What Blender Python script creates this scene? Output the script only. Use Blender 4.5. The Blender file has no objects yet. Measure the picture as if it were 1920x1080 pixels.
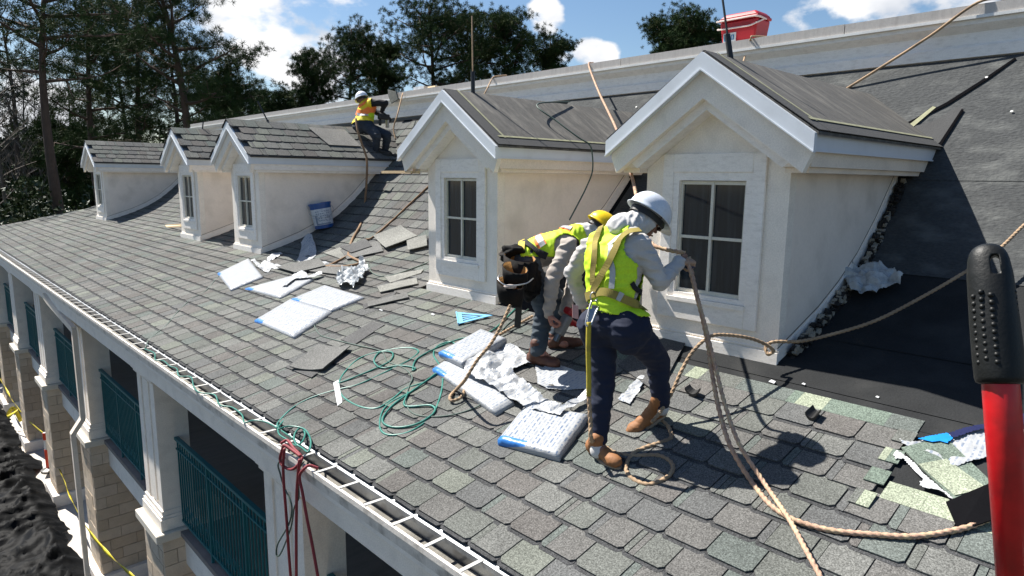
import bpy, bmesh, math, random
import numpy as np
from mathutils import Vector, Matrix, noise
from mathutils.bvhtree import BVHTree
random.seed(7); np.random.seed(7)
S = bpy.context.scene
COL = S.collection

# ------------------------------------------------------------------ camera
F_PX = 1240.0                       # focal length in pixels of a 1920 px wide frame
YAW, PITCH, ROLL = [math.radians(a) for a in (43.4, -9.4, 0.6)]
def cam_axes():
    f = Vector((math.sin(YAW)*math.cos(PITCH), math.cos(YAW)*math.cos(PITCH), math.sin(PITCH)))
    r = f.cross(Vector((0, 0, 1))).normalized(); u = r.cross(f)
    c, s = math.cos(ROLL), math.sin(ROLL)
    return c*r+s*u, -s*r+c*u, f
AR, AU, AF = cam_axes()
cam = bpy.data.objects.new('camera', bpy.data.cameras.new('camera'))
COL.objects.link(cam)
M = Matrix.Identity(4)
for i in range(3):
    M[i][0], M[i][1], M[i][2] = AR[i], AU[i], -AF[i]
cam.matrix_world = M
cam.data.sensor_width = 36.0
cam.data.lens = 36.0*F_PX/1920
cam.data.clip_start = 0.05; cam.data.clip_end = 3000
S.camera = cam

# ------------------------------------------------------------------ light and exposure
SUN = Vector((-0.12, 0.58, 0.80)).normalized()       # towards the sun
sun = bpy.data.objects.new('sun', bpy.data.lights.new('sun', 'SUN'))
COL.objects.link(sun)
sun.data.energy = 5.0; sun.data.angle = math.radians(0.53); sun.data.color = (1.0, 0.955, 0.88)
sun.rotation_euler = SUN.to_track_quat('Z', 'Y').to_euler()
S.view_settings.view_transform = 'Standard'; S.view_settings.look = 'None'
S.view_settings.exposure = 1.12; S.view_settings.gamma = 1.0
S.view_settings.use_curve_mapping = False
W = bpy.data.worlds.new('World'); S.world = W; W.use_nodes = True
def build_world():
    nt = W.node_tree; N = nt.nodes; L = nt.links; N.clear()
    out = N.new('ShaderNodeOutputWorld'); bg = N.new('ShaderNodeBackground'); bg.inputs['Strength'].default_value = 0.058
    sky = N.new('ShaderNodeTexSky'); sky.sky_type = 'NISHITA'; sky.sun_disc = False
    sky.sun_elevation = math.asin(SUN.z); sky.sun_rotation = math.atan2(SUN.x, SUN.y)
    sky.air_density = 1.0; sky.dust_density = 0.6; sky.ozone_density = 1.6
    tc = N.new('ShaderNodeTexCoord')
    # cumulus: noise on the sky direction, gathered in a few banks
    mp = N.new('ShaderNodeMapping'); mp.inputs['Scale'].default_value = (1, 1, 1.7); L.new(tc.outputs['Generated'], mp.inputs['Vector'])
    n1 = N.new('ShaderNodeTexNoise'); n1.inputs['Scale'].default_value = 5.5; n1.inputs['Detail'].default_value = 9; n1.inputs['Roughness'].default_value = 0.56
    L.new(mp.outputs[0], n1.inputs['Vector'])
    n2 = N.new('ShaderNodeTexNoise'); n2.inputs['Scale'].default_value = 17; n2.inputs['Detail'].default_value = 6; L.new(mp.outputs[0], n2.inputs['Vector'])
    def math_(op, a, b=None, c=None, clamp=False):
        m = N.new('ShaderNodeMath'); m.operation = op; m.use_clamp = clamp
        for i, v in enumerate((a, b, c)):
            if v is None: continue
            if hasattr(v, 'links'): L.new(v, m.inputs[i])
            else: m.inputs[i].default_value = v
        return m.outputs[0]
    banks = []
    for (px, py, rad, amp) in CLOUDS:
        d = pix_dir(px, py)
        vm = N.new('ShaderNodeVectorMath'); vm.operation = 'SUBTRACT'; L.new(tc.outputs['Generated'], vm.inputs[0]); vm.inputs[1].default_value = d
        sc = N.new('ShaderNodeVectorMath'); sc.operation = 'MULTIPLY'; L.new(vm.outputs[0], sc.inputs[0]); sc.inputs[1].default_value = (1/rad, 1/rad, 1.5/rad)
        ln = N.new('ShaderNodeVectorMath'); ln.operation = 'LENGTH'; L.new(sc.outputs[0], ln.inputs[0])
        mr = N.new('ShaderNodeMapRange'); mr.interpolation_type = 'SMOOTHSTEP'; L.new(ln.outputs['Value'], mr.inputs['Value'])
        mr.inputs['From Min'].default_value = 1.25; mr.inputs['From Max'].default_value = 0.35; mr.inputs['To Max'].default_value = amp
        banks.append(mr.outputs[0])
    tot = banks[0]
    for b in banks[1:]: tot = math_('MAXIMUM', tot, b)
    base = math_('MULTIPLY_ADD', n1.outputs['Fac'], 1.5, -1.0)       # -0.4..0.4
    fine = math_('MULTIPLY_ADD', n2.outputs['Fac'], 0.8, -0.40)
    dens = math_('ADD', math_('ADD', base, fine), tot)
    mask = N.new('ShaderNodeMapRange'); mask.interpolation_type = 'SMOOTHSTEP'; L.new(dens, mask.inputs['Value'])
    mask.inputs['From Min'].default_value = 0.14; mask.inputs['From Max'].default_value = 0.34
    # cloud body: mottled from bluish grey to white by a separate noise
    n3 = N.new('ShaderNodeTexNoise'); n3.inputs['Scale'].default_value = 9; n3.inputs['Detail'].default_value = 7
    off = N.new('ShaderNodeVectorMath'); off.operation = 'ADD'; L.new(mp.outputs[0], off.inputs[0]); off.inputs[1].default_value = (3.1, 1.7, -0.05); L.new(off.outputs[0], n3.inputs['Vector'])
    cr = N.new('ShaderNodeValToRGB'); L.new(n3.outputs['Fac'], cr.inputs[0])
    cr.color_ramp.elements[0].position = 0.33; cr.color_ramp.elements[0].color = (5.2, 5.6, 6.3, 1)
    cr.color_ramp.elements[1].position = 0.6; cr.color_ramp.elements[1].color = (8.6, 8.6, 8.7, 1)
    hs = N.new('ShaderNodeHueSaturation'); hs.inputs['Saturation'].default_value = 1.14; hs.inputs['Value'].default_value = 1.0; L.new(sky.outputs[0], hs.inputs['Color'])
    mx = N.new('ShaderNodeMix'); mx.data_type = 'RGBA'; L.new(mask.outputs[0], mx.inputs['Factor']); L.new(hs.outputs[0], mx.inputs['A']); L.new(cr.outputs[0], mx.inputs['B'])
    L.new(mx.outputs['Result'], bg.inputs['Color']); L.new(bg.outputs[0], out.inputs['Surface'])
def pix_dir(px, py):
    return (AF + AR*((px-960)/F_PX) - AU*((py-540)/F_PX)).normalized()
CLOUDS = [(505, 45, 0.14, 0.62), (600, 50, 0.12, 0.66), (680, 95, 0.06, 0.55), (560, 110, .09, .5), (540, 190, 0.10, 0.36), (1020, 25, 0.05, 0.6), (1120, 105, 0.045, 0.5), (1060, 120, 0.03, 0.3), (1650, -10, 0.12, 0.6),
          (1800, -60, 0.16, 0.55), (1530, 35, 0.05, 0.45), (130, 60, 0.35, 0.40), (20, 240, 0.2, 0.5), (250, 330, 0.25, 0.35), (900, -30, 0.03, 0.3), (700, 330, 0.2, 0.35),
          (2300, 60, 0.4, 0.4), (-500, 150, 0.5, 0.4)]
build_world()

# ------------------------------------------------------------------ materials
MATS = {}
def mat(name, col, rough=0.8, var=0.12, scale=6.0, fine=0.10, fscale=90.0, bump=0.15, bscale=60.0, metal=0.0,
        dirt=None, dscale=3.0, damt=0.5, stretch=(1, 1, 1), trans=0.0, subs=0.0, spec=None, bdist=0.01):
    if name in MATS: return MATS[name]
    m = bpy.data.materials.new(name); MATS[name] = m; m.use_nodes = True
    nt = m.node_tree; N = nt.nodes; L = nt.links
    b = N['Principled BSDF']; b.inputs['Roughness'].default_value = rough; b.inputs['Metallic'].default_value = metal
    if spec is not None: b.inputs['Specular IOR Level'].default_value = spec
    if trans: b.inputs['Transmission Weight'].default_value = trans
    g = N.new('ShaderNodeNewGeometry')
    mp = N.new('ShaderNodeMapping'); mp.inputs['Scale'].default_value = stretch; L.new(g.outputs['Position'], mp.inputs['Vector'])
    def noi(s, d):
        n = N.new('ShaderNodeTexNoise'); n.inputs['Scale'].default_value = s; n.inputs['Detail'].default_value = d; L.new(mp.outputs[0], n.inputs['Vector']); return n.outputs['Fac']
    def ma(op, a, b_):
        q = N.new('ShaderNodeMath'); q.operation = op
        for i, v in enumerate((a, b_)):
            if hasattr(v, 'links'): L.new(v, q.inputs[i])
            else: q.inputs[i].default_value = v
        return q.outputs[0]
    big = ma('MULTIPLY', ma('SUBTRACT', noi(scale, 4), 0.5), var*4)
    sm = ma('MULTIPLY', ma('SUBTRACT', noi(fscale, 3), 0.5), fine*4)
    k = ma('ADD', ma('ADD', big, sm), 1.0)
    vm = N.new('ShaderNodeVectorMath'); vm.operation = 'SCALE'; vm.inputs[0].default_value = col[:3]; L.new(k, vm.inputs['Scale'])
    colout = vm.outputs[0]
    if dirt is not None:
        mr = N.new('ShaderNodeMapRange'); L.new(noi(dscale, 6), mr.inputs['Value'])
        mr.inputs['From Min'].default_value = 0.5; mr.inputs['From Max'].default_value = 0.72; mr.inputs['To Max'].default_value = damt
        mx = N.new('ShaderNodeMix'); mx.data_type = 'RGBA'; L.new(mr.outputs[0], mx.inputs['Factor']); L.new(colout, mx.inputs['A']); mx.inputs['B'].default_value = (*dirt, 1)
        colout = mx.outputs['Result']
    L.new(colout, b.inputs['Base Color'])
    if bump:
        bp = N.new('ShaderNodeBump'); bp.inputs['Strength'].default_value = bump; bp.inputs['Distance'].default_value = bdist
        L.new(noi(bscale, 4), bp.inputs['Height']); L.new(bp.outputs[0], b.inputs['Normal'])
    return m
def granules(name, col):
    m = mat(name, col, rough=0.95, var=0.10, scale=4, fine=0.40, fscale=120, bump=0.6, bscale=260, bdist=0.004, spec=0.15)
    nt = m.node_tree; N = nt.nodes; L = nt.links; b = N['Principled BSDF']; src = b.inputs['Base Color'].links[0].from_socket
    g = N.new('ShaderNodeNewGeometry'); v = N.new('ShaderNodeTexVoronoi'); v.inputs['Scale'].default_value = 190; L.new(g.outputs['Position'], v.inputs['Vector'])
    sp = N.new('ShaderNodeSeparateColor'); L.new(v.outputs['Color'], sp.inputs[0]); mr = N.new('ShaderNodeMapRange'); L.new(sp.outputs[0], mr.inputs['Value']); mr.inputs['To Min'].default_value = .62; mr.inputs['To Max'].default_value = 1.42
    n = N.new('ShaderNodeTexNoise'); n.inputs['Scale'].default_value = .9; n.inputs['Detail'].default_value = 6; L.new(g.outputs['Position'], n.inputs['Vector']); mr2 = N.new('ShaderNodeMapRange'); L.new(n.outputs['Fac'], mr2.inputs['Value']); mr2.inputs['From Min'].default_value = .3; mr2.inputs['From Max'].default_value = .7; mr2.inputs['To Min'].default_value = .82; mr2.inputs['To Max'].default_value = 1.16
    mm = N.new('ShaderNodeMath'); mm.operation = 'MULTIPLY'; L.new(mr.outputs[0], mm.inputs[0]); L.new(mr2.outputs[0], mm.inputs[1])
    vm = N.new('ShaderNodeVectorMath'); vm.operation = 'SCALE'; L.new(src, vm.inputs[0]); L.new(mm.outputs[0], vm.inputs['Scale']); L.new(vm.outputs[0], b.inputs['Base Color']); return m
G = [granules('granule_grey_green', (0.110, 0.115, 0.106)), granules('granule_taupe', (0.111, 0.109, 0.104)), granules('granule_sage', (0.134, 0.142, 0.124)),
     granules('granule_dark_grey', (0.097, 0.099, 0.098)), granules('granule_blue_green', (0.103, 0.116, 0.108)), granules('granule_pale_grey', (0.126, 0.128, 0.121)),
     granules('granule_brown', (0.103, 0.098, 0.093))]
GW = [5, 5, 2, 3, 2, 5, 3]
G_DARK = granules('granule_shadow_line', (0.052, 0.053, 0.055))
G_SAGE = granules('granule_light_sage', (0.24, 0.265, 0.20))
G_GREEN = granules('granule_green', (0.12, 0.15, 0.125))
STUCCO = mat('stucco_warm_white', (0.86, 0.77, 0.68), rough=0.9, var=0.05, scale=2.5, fine=0.03, fscale=40, bump=0.35, bscale=180, dirt=(0.60, 0.53, 0.45), dscale=2.4, damt=0.6)
STUCCO_F = mat('stucco_front', (0.86, 0.79, 0.70), rough=0.9, var=0.05, scale=3, bump=0.3, bscale=150, dirt=(0.64, 0.58, 0.51), dscale=7, damt=0.4)
TRIM = mat('painted_trim', (0.86, 0.81, 0.75), rough=0.65, var=0.05, scale=4, bump=0.08, bscale=40, dirt=(0.55, 0.50, 0.44), dscale=13, damt=0.35, stretch=(1, 1, 3))
TRIM_CREAM = mat('painted_cream_trim', (0.79, 0.69, 0.575), rough=0.7, var=0.06, scale=4, bump=0.08, dirt=(0.58, 0.49, 0.40), dscale=5, damt=0.35)
METAL_W = mat('white_coil_metal', (0.66, 0.70, 0.75), rough=0.38, var=0.03, scale=3, fine=0.01, bump=0.05, bscale=8, dirt=(0.35, 0.35, 0.35), dscale=5, damt=0.2)
GALV = mat('galvanised_metal', (0.36, 0.38, 0.40), rough=0.35, var=0.12, scale=12, bump=0.05, metal=0.7, dirt=(0.16, 0.15, 0.14), dscale=7, damt=0.5)
GUT_W = mat('gutter_white', (0.74, 0.69, 0.63), rough=0.5, var=0.08, scale=5, bump=0.1, dirt=(0.18, 0.16, 0.13), dscale=9, damt=0.6)
GUT_DIRT = mat('gutter_grime', (0.16, 0.15, 0.13), rough=0.8, var=0.3, scale=6, fine=0.2, bump=0.5, dirt=(0.36, 0.34, 0.30), dscale=3, damt=0.9)
UNDER = mat('black_membrane', (0.012, 0.0125, 0.014), rough=0.95, var=0.10, scale=1.5, fine=0.2, fscale=160, bump=0.25, bscale=90, dirt=(0.07, 0.07, 0.068), dscale=2.2, damt=0.2, spec=0.06)
UNDER_G = mat('grey_underlay', (0.062, 0.065, 0.066), rough=0.9, var=0.14, scale=2.0, fine=0.22, fscale=70, bump=0.7, bscale=45, dirt=(0.14, 0.145, 0.14), dscale=7, damt=0.6, stretch=(1, 0.5, 1), bdist=0.02, spec=0.08)
FELT = mat('felt_dormer', (0.085, 0.081, 0.074), rough=0.9, var=0.15, scale=4, fine=0.14, fscale=60, bump=0.6, bscale=7, dirt=(0.17, 0.16, 0.14), dscale=2.6, damt=0.85, stretch=(4.5, .8, .8), bdist=0.03)
FELT_D = mat('felt_strip', (0.045, 0.046, 0.047), rough=0.9, var=0.1, scale=8, fine=0.2, fscale=140, bump=0.3)
CHALK = mat('chalk_line', (0.27, 0.27, 0.17), rough=0.95, var=0.25, scale=20, bump=0.1)
GLASS = mat('window_dark_glass', (0.014, 0.021, 0.029), rough=0.08, var=0.3, scale=3, bump=0.02, bscale=4, spec=0.6, dirt=(0.040, 0.052, 0.062), dscale=4, damt=0.6, stretch=(1, 7, 0.5))
BRICK = [mat('split_block_%s' % n, c, rough=0.95, var=0.1, scale=8, fine=0.08, bump=0.6, bscale=60) for n, c in (('tan', (0.52, 0.42, 0.31)), ('sand', (0.56, 0.46, 0.35)), ('buff', (0.48, 0.38, 0.275)))]
MORTAR = mat('mortar', (0.22, 0.18, 0.14), rough=1, bump=0.3)
TEAL = mat('teal_paint', (0.008, 0.125, 0.14), rough=0.45, var=0.1, bump=0.05)
SLAB = mat('ledge_concrete', (0.22, 0.19, 0.17), rough=0.9, var=0.12, bump=0.2)
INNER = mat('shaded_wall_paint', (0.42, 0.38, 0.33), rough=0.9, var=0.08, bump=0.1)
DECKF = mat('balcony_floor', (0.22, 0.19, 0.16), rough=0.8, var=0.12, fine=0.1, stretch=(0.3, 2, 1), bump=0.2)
CONC = mat('concrete', (0.50, 0.47, 0.43), rough=0.9, var=0.12, scale=2, bump=0.3, dirt=(0.25, 0.22, 0.19), dscale=3, damt=0.6)
TARP = mat('black_tarp', (0.0055, 0.006, 0.007), rough=0.6, var=0.3, scale=2, fine=0.2, bump=0.25, bscale=14, dirt=(0.014, 0.014, 0.014), spec=0.06, bdist=0.02)
SOIL = mat('forest_soil', (0.045, 0.042, 0.028), rough=1, var=0.3, scale=1, bump=0.6, bscale=8)
WOODL = mat('pale_lumber', (0.62, 0.46, 0.27), rough=0.7, var=0.12, scale=5, stretch=(1, 12, 12), bump=0.1)
BLACK = mat('black_rubber', (0.012, 0.012, 0.012), rough=0.5, var=0.1, bump=0.1)
BARK = mat('pine_bark', (0.075, 0.052, 0.040), rough=1, var=0.25, scale=3, fine=0.2, fscale=20, bump=0.9, bscale=10, stretch=(1, 1, 0.3), bdist=0.04)
BARK_G = mat('grey_bark', (0.10, 0.088, 0.078), rough=1, var=0.2, scale=3, bump=0.5, bscale=12, stretch=(1, 1, 0.3))
def leafmat(name, col):
    m = mat(name, col, rough=0.6, var=0.3, scale=0.6, fine=0.2, fscale=6, bump=0, spec=0.04); return m
NEEDLE = [leafmat('needles_%s' % n, c) for n, c in (('dark', (0.027, 0.050, 0.018)), ('mid', (0.044, 0.075, 0.026)), ('olive', (0.06, 0.074, 0.027)))]
BUSHL = leafmat('broadleaf', (0.016, 0.028, 0.008))
TWIG = mat('dry_twigs', (0.11, 0.095, 0.082), rough=1, var=0.2, bump=0)

# ------------------------------------------------------------------ mesh helpers
def mesh_obj(name, verts, faces, mats, parent=None, mi=None, smooth=False, label=None):
    me = bpy.data.meshes.new(name); me.from_pydata([tuple(v) for v in verts], [], faces)
    for m in (mats if isinstance(mats, (list, tuple)) else [mats]): me.materials.append(m)
    if mi is not None: me.polygons.foreach_set('material_index', mi)
    if smooth: me.polygons.foreach_set('use_smooth', [True]*len(me.polygons))
    me.update()
    return link(name, me, parent, label)
def link(name, me, parent=None, label=None):
    o = bpy.data.objects.new(name, me); COL.objects.link(o)
    if parent: o.parent = parent
    if label: o['label'] = label
    return o
class MB:
    """collects shapes for one mesh"""
    def __init__(s): s.v = []; s.f = []; s.m = []
    def add(s, v, f, m=0):
        n = len(s.v); s.v += [Vector(a) for a in v]; s.f += [tuple(i+n for i in q) for q in f]; s.m += [m]*len(f); return s
    def box(s, a, b, m=0):
        x0, y0, z0 = a; x1, y1, z1 = b
        return s.add([(x0,y0,z0),(x1,y0,z0),(x1,y1,z0),(x0,y1,z0),(x0,y0,z1),(x1,y0,z1),(x1,y1,z1),(x0,y1,z1)],
                     [(3,2,1,0),(4,5,6,7),(0,1,5,4),(1,2,6,5),(2,3,7,6),(3,0,4,7)], m)
    def prism(s, pts, vec, m=0):
        n = len(pts); vec = Vector(vec); P = [Vector(p) for p in pts]
        nor = Vector((0, 0, 0))
        for i in range(n): nor += P[i].cross(P[(i+1) % n])
        if nor.dot(vec) > 0: P.reverse()
        return s.add(P+[p+vec for p in P], [tuple(range(n)), tuple(range(2*n-1, n-1, -1))]+[(i, i+n, (i+1) % n+n, (i+1) % n) for i in range(n)], m)
    def tube(s, pts, r, seg=8, m=0, cap=True, twist=0, tw_amp=0):
        P = [Vector(p) for p in pts]; n = len(P); R = r if isinstance(r, (list, tuple)) else [r]*n
        v = []; t0 = (P[1]-P[0]).normalized(); up = Vector((0, 0, 1)) if abs(t0.z) < 0.9 else Vector((1, 0, 0))
        a = t0.cross(up).normalized(); d = 0
        for i in range(n):
            t = (P[min(i+1, n-1)]-P[max(i-1, 0)]).normalized()
            a = (a-t*a.dot(t)).normalized(); b = t.cross(a)
            if i: d += (P[i]-P[i-1]).length
            for k in range(seg):
                th = 2*math.pi*k/seg+d*twist; rr = R[i]
                if tw_amp: rr *= 1+tw_amp*math.cos(3*2*math.pi*k/seg)
                v.append(P[i]+a*(rr*math.cos(th))+b*(rr*math.sin(th)))
        f = [(i*seg+k, i*seg+(k+1) % seg, (i+1)*seg+(k+1) % seg, (i+1)*seg+k) for i in range(n-1) for k in range(seg)]
        if cap: f += [tuple(range(seg-1, -1, -1)), tuple((n-1)*seg+k for k in range(seg))]
        return s.add(v, f, m)
    def lathe(s, prof, base, axis=(0, 0, 1), seg=20, m=0, sq=(1, 1)):
        ax = Vector(axis).normalized(); a = ax.cross(Vector((0, 1, 0)) if abs(ax.y) < .9 else Vector((1, 0, 0))).normalized(); b = ax.cross(a)
        base = Vector(base); v = []
        for (r, h) in prof:
            for k in range(seg):
                th = 2*math.pi*k/seg; v.append(base+ax*h+a*(r*sq[0]*math.cos(th))+b*(r*sq[1]*math.sin(th)))
        n = len(prof)
        f = [(i*seg+k, i*seg+(k+1) % seg, (i+1)*seg+(k+1) % seg, (i+1)*seg+k) for i in range(n-1) for k in range(seg)]
        f += [tuple(range(seg-1, -1, -1)), tuple((n-1)*seg+k for k in range(seg))]
        return s.add(v, f, m)
    def obj(s, name, mats, parent=None, smooth=False, label=None, local=None):
        v = s.v
        if local is not None: v = [a-Vector(local) for a in v]
        o = mesh_obj(name, v, s.f, mats, parent, s.m, smooth, label)
        return o
def empty(name, loc, label, cat, group=None, rot=None):
    o = bpy.data.objects.new(name, None); COL.objects.link(o); o.location = loc; o.empty_display_size = .2
    if rot is not None: o.rotation_euler = rot
    o['label'] = label; o['category'] = cat
    if group: o['group'] = group
    return o
def tag(o, label, cat, group=None, kind=None):
    if label: o['label'] = label
    if cat: o['category'] = cat
    if group: o['group'] = group
    if kind: o['kind'] = kind
    return o
def bevel(o, w, seg=2):
    md = o.modifiers.new('bevel', 'BEVEL'); md.width = w; md.segments = seg; md.limit_method = 'ANGLE'; md.angle_limit = math.radians(40); return o
def spline(pts, n=8):
    """Catmull-Rom through the points"""
    P = [Vector(p) for p in pts]; P = [P[0]*2-P[1]]+P+[P[-1]*2-P[-2]]; out = []
    for i in range(1, len(P)-2):
        for k in range(n):
            t = k/n; a, b, c, d = P[i-1], P[i], P[i+1], P[i+2]
            out.append(0.5*((2*b)+(c-a)*t+(2*a-5*b+4*c-d)*t*t+(3*b-a-3*c+d)*t**3))
    out.append(P[-2]); return out

# ------------------------------------------------------------------ roof section: gentle above the eave, steep near the parapet
PROF = [(2.09, -1.930), (4.50, -1.285), (4.85, -1.185), (5.20, -1.065), (5.55, -0.905), (5.90, -0.700), (6.25, -0.420), (6.60, -0.075), (7.80, 1.160)]
def zroof(x):
    if x <= PROF[0][0]: a, b = PROF[0], PROF[1]
    elif x >= PROF[-1][0]: a, b = PROF[-2], PROF[-1]
    else:
        for a, b in zip(PROF, PROF[1:]):
            if a[0] <= x <= b[0]: break
    return a[1]+(b[1]-a[1])*(x-a[0])/(b[0]-a[0])
def nroof(x):
    d = (zroof(x+0.02)-zroof(x-0.02))/0.04; return Vector((-d, 0, 1)).normalized()
ARC = [0.0]
for a, b in zip(PROF, PROF[1:]): ARC.append(ARC[-1]+math.hypot(b[0]-a[0], b[1]-a[1]))
def x_at(s):
    for i in range(len(ARC)-1):
        if s <= ARC[i+1] or i == len(ARC)-2:
            t = (s-ARC[i])/(ARC[i+1]-ARC[i]); return PROF[i][0]+(PROF[i+1][0]-PROF[i][0])*t
def rp(px, py, h=0.0):
    """the point of the roof seen at a pixel of the photograph, lifted h off the surface"""
    d = AF + AR*((px-960)/F_PX) - AU*((py-540)/F_PX)
    for (x0, z0), (x1, z1) in zip(PROF, PROF[1:]):
        n = Vector((-(z1-z0), 0, x1-x0)).normalized(); q = d.dot(n)
        if abs(q) < 1e-6: continue
        p = d*(Vector((x0, 0, z0)).dot(n)/q)
        if x0-1e-4 <= p.x <= x1+1e-4 and p.dot(AF) > 0:
            return p+n*h
    n = Vector((-(PROF[1][1]-PROF[0][1]), 0, PROF[1][0]-PROF[0][0])).normalized()
    return d*(Vector((PROF[0][0], 0, PROF[0][1])).dot(n)/d.dot(n))+n*h
def dp(px, py, depth):
    return (AF + AR*((px-960)/F_PX) - AU*((py-540)/F_PX))*depth
def pl(px, py, axis, val):
    d = dp(px, py, 1); return d*(val/d[axis])
def y_hip(x): return 28.15-0.8*(x-2.4)
GZ = -7.2

# ------------------------------------------------------------------ setting: ground
def grid_obj(name, x0, x1, y0, y1, nx, ny, fz, m, parent=None, smooth=True):
    v = []; f = []
    for j in range(ny+1):
        for i in range(nx+1):
            x = x0+(x1-x0)*i/nx; y = y0+(y1-y0)*j/ny; v.append((x, y, fz(x, y)))
    for j in range(ny):
        for i in range(nx):
            a = j*(nx+1)+i; f.append((a, a+1, a+nx+2, a+nx+1))
    return mesh_obj(name, v, f, m, parent, smooth=smooth)
tag(grid_obj('ground', -600, 900, -300, 1200, 30, 30, lambda x, y: GZ-0.03, SOIL), None, None, kind='structure')
walk = MB().box((1.35, -8, GZ-0.028), (9.0, 28, GZ+0.04)).obj('pavement', CONC); tag(walk, None, None, kind='structure')
def tz(x, y):
    wx, wy = x+.35*noise.noise(Vector((x*1.3, y*1.3, 9))), y+.35*noise.noise(Vector((x*1.3, y*1.3, 19)))
    n = noise.noise(Vector((wx*.7, wy*.9, 3)))
    r1 = 1-abs(noise.noise(Vector((wx*.55+wy*.35, wy*1.9-wx*.8, 7)))); r2 = 1-abs(noise.noise(Vector((wx*1.2-wy*.5, wy*3.4+wx*.9, 4)))); r3 = 1-abs(noise.noise(Vector((wx*3+wy*2, wy*6.5-wx*2, 2))))
    e = max(0, min(1, (2.15-x)/0.5))
    return GZ+0.06+e*(0.18+0.16*n+0.15*r1**5+0.09*r2**6+0.04*r3**6)
def tarp():
    nx, ny = 190, 620; v = []; f = []
    for j in range(ny+1):
        for i in range(nx+1):
            y = 3+31*j/ny; e = 2.0+0.35*noise.noise(Vector((y*0.8, 5, 1)))+0.12*noise.noise(Vector((y*3.5, 2, 1)))
            x = -6+(e+6)*i/nx; v.append((x, y, tz(x, y)))
    for j in range(ny):
        for i in range(nx):
            a = j*(nx+1)+i; f.append((a, a+1, a+nx+2, a+nx+1))
    o = mesh_obj('ground_sheet', v, f, TARP, smooth=True)
    tag(o, 'wrinkled black plastic sheeting covering the ground beside the building', 'tarpaulin')
tarp()

# ------------------------------------------------------------------ building
bld = empty('arcade_building', (2.1, 10, GZ), 'white two storey building with dormered shingle roof and balcony arcade', 'building')
BL = bld.location
def bpart(mb, name, mats, smooth=False, label=None, parent=None):
    return mb.obj(name, mats, parent or bld, smooth, label, local=BL)
# roof deck under the shingles
def deck():
    m = MB(); Y0 = -6
    for (x0, z0), (x1, z1) in zip(PROF, PROF[1:]):
        m.add([(x0, Y0, z0-0.012), (x1, Y0, z1-0.012), (x1, y_hip(x1), z1-0.012), (x0, y_hip(x0), z0-0.012)], [(0, 1, 2, 3)])
    return bpart(m, 'roof_deck', UNDER)
roof_deck = deck()
def strip_sheet(name, xa, xb, y0, y1, mt, h=0.004, n=10, ny=24, wav=0.0, edge=None, seed=0, label=None):
    """a sheet following the roof section"""
    v = []; f = []
    for j in range(ny+1):
        for i in range(n+1):
            x = xa+(xb-xa)*i/n; y = y0+(y1-y0)*j/ny
            if edge: x += edge(y)*(1 if i == 0 else 0)
            hh = h+wav*abs(noise.noise(Vector((x*2.2, y*2.2, seed))))
            p = Vector((x, y, zroof(x)))+nroof(x)*hh; v.append(p-BL)
    nn = len(v)
    for j in range(ny):
        for i in range(n):
            a = j*(n+1)+i; f.append((a, a+1, a+n+2, a+n+1))
    return mesh_obj(name, v, f, mt, bld, smooth=True, label=label)
# black ice-and-water membrane low down, grey synthetic underlay on the steep part
strip_sheet('membrane_strip', 4.12, 4.98, -6, 3.4, mat('membrane_low', (0.026, 0.027, 0.028), rough=0.95, var=0.12, fine=0.25, fscale=180, bump=0.3, dirt=(0.06, 0.06, 0.058), dscale=2.5, damt=0.35, spec=0.05), 0.004, label='black membrane strip along the dormer feet')
strip_sheet('membrane_strip', 4.30, 4.62, -6, 3.2, mat('membrane_low', ()), 0.009)
strip_sheet('underlay_sheet', 4.95, 5.95, -6, 4.9, mat('membrane_low', ()), 0.008, wav=0.006)
strip_sheet('underlay_sheet', 5.85, 6.75, -6, 4.9, UNDER_G, 0.014, wav=0.008, seed=3)
strip_sheet('underlay_sheet', 6.68, 7.80, -6, 7.0, UNDER_G, 0.020, n=12, wav=0.010, seed=5)

def frame_early(p, nrm):
    m_ = Vector(nrm).to_track_quat('Z', 'Y').to_matrix().to_4x4(); m_.translation = p; return m_
def roof_poly(name, pix, mt, h, th=.003, label=None):
    P = [rp(x, y, h) for x, y in pix]; n = nroof(sum(p.x for p in P)/len(P)); return bpart(MB().prism(P, n*th), name, mt, label=label)
roof_poly('underlay_flap', [(1752, 279), (1768, 268), (1806, 208), (1795, 206), (1752, 232), (1705, 244)], FELT_D, .030)
roof_poly('chalk_line', [(1700, 244), (1708, 248), (1756, 207), (1750, 205)], CHALK, .036)
CAPN = None
for k in range(34):
    y = random.uniform(-1.5, 6.6); x = random.choice((6.9, 7.25, 7.6))+random.uniform(-.02, .02)
    if any(abs(y-d) < .95 and zroof(x) < .95 for d in (2.6, 5.57)): continue
    if CAPN is None: o = MB().lathe([(.012, 0), (.012, .0015), (.004, .003)], (0, 0, 0), seg=8).obj('cap_nail', mat('cap_white', (.6, .6, .58), rough=.5, bump=0), bld); CAPN = o.data
    else: o = link('cap_nail', CAPN, bld)
    p = Vector((x, y, zroof(x)))+nroof(x)*.036; mx_ = frame_early(p-BL, nroof(x)); o.matrix_local = mx_
MATT = mat('matt_black', (0.006, 0.006, 0.007), rough=1, bump=0, spec=0)
roof_poly('underlay_seam', [(1694, 239), (1700, 240), (1780, 201), (1850, 156), (1906, 116), (1903, 114), (1847, 152), (1776, 197)], MATT, .034)
roof_poly('underlay_flap_edge', [(1756, 283), (1762, 284), (1808, 212), (1804, 210)], MATT, .036)

strip_sheet('membrane_strip', 3.2, 4.15, -6, 1.3, mat('membrane_low', ()), 0.002)
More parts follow.
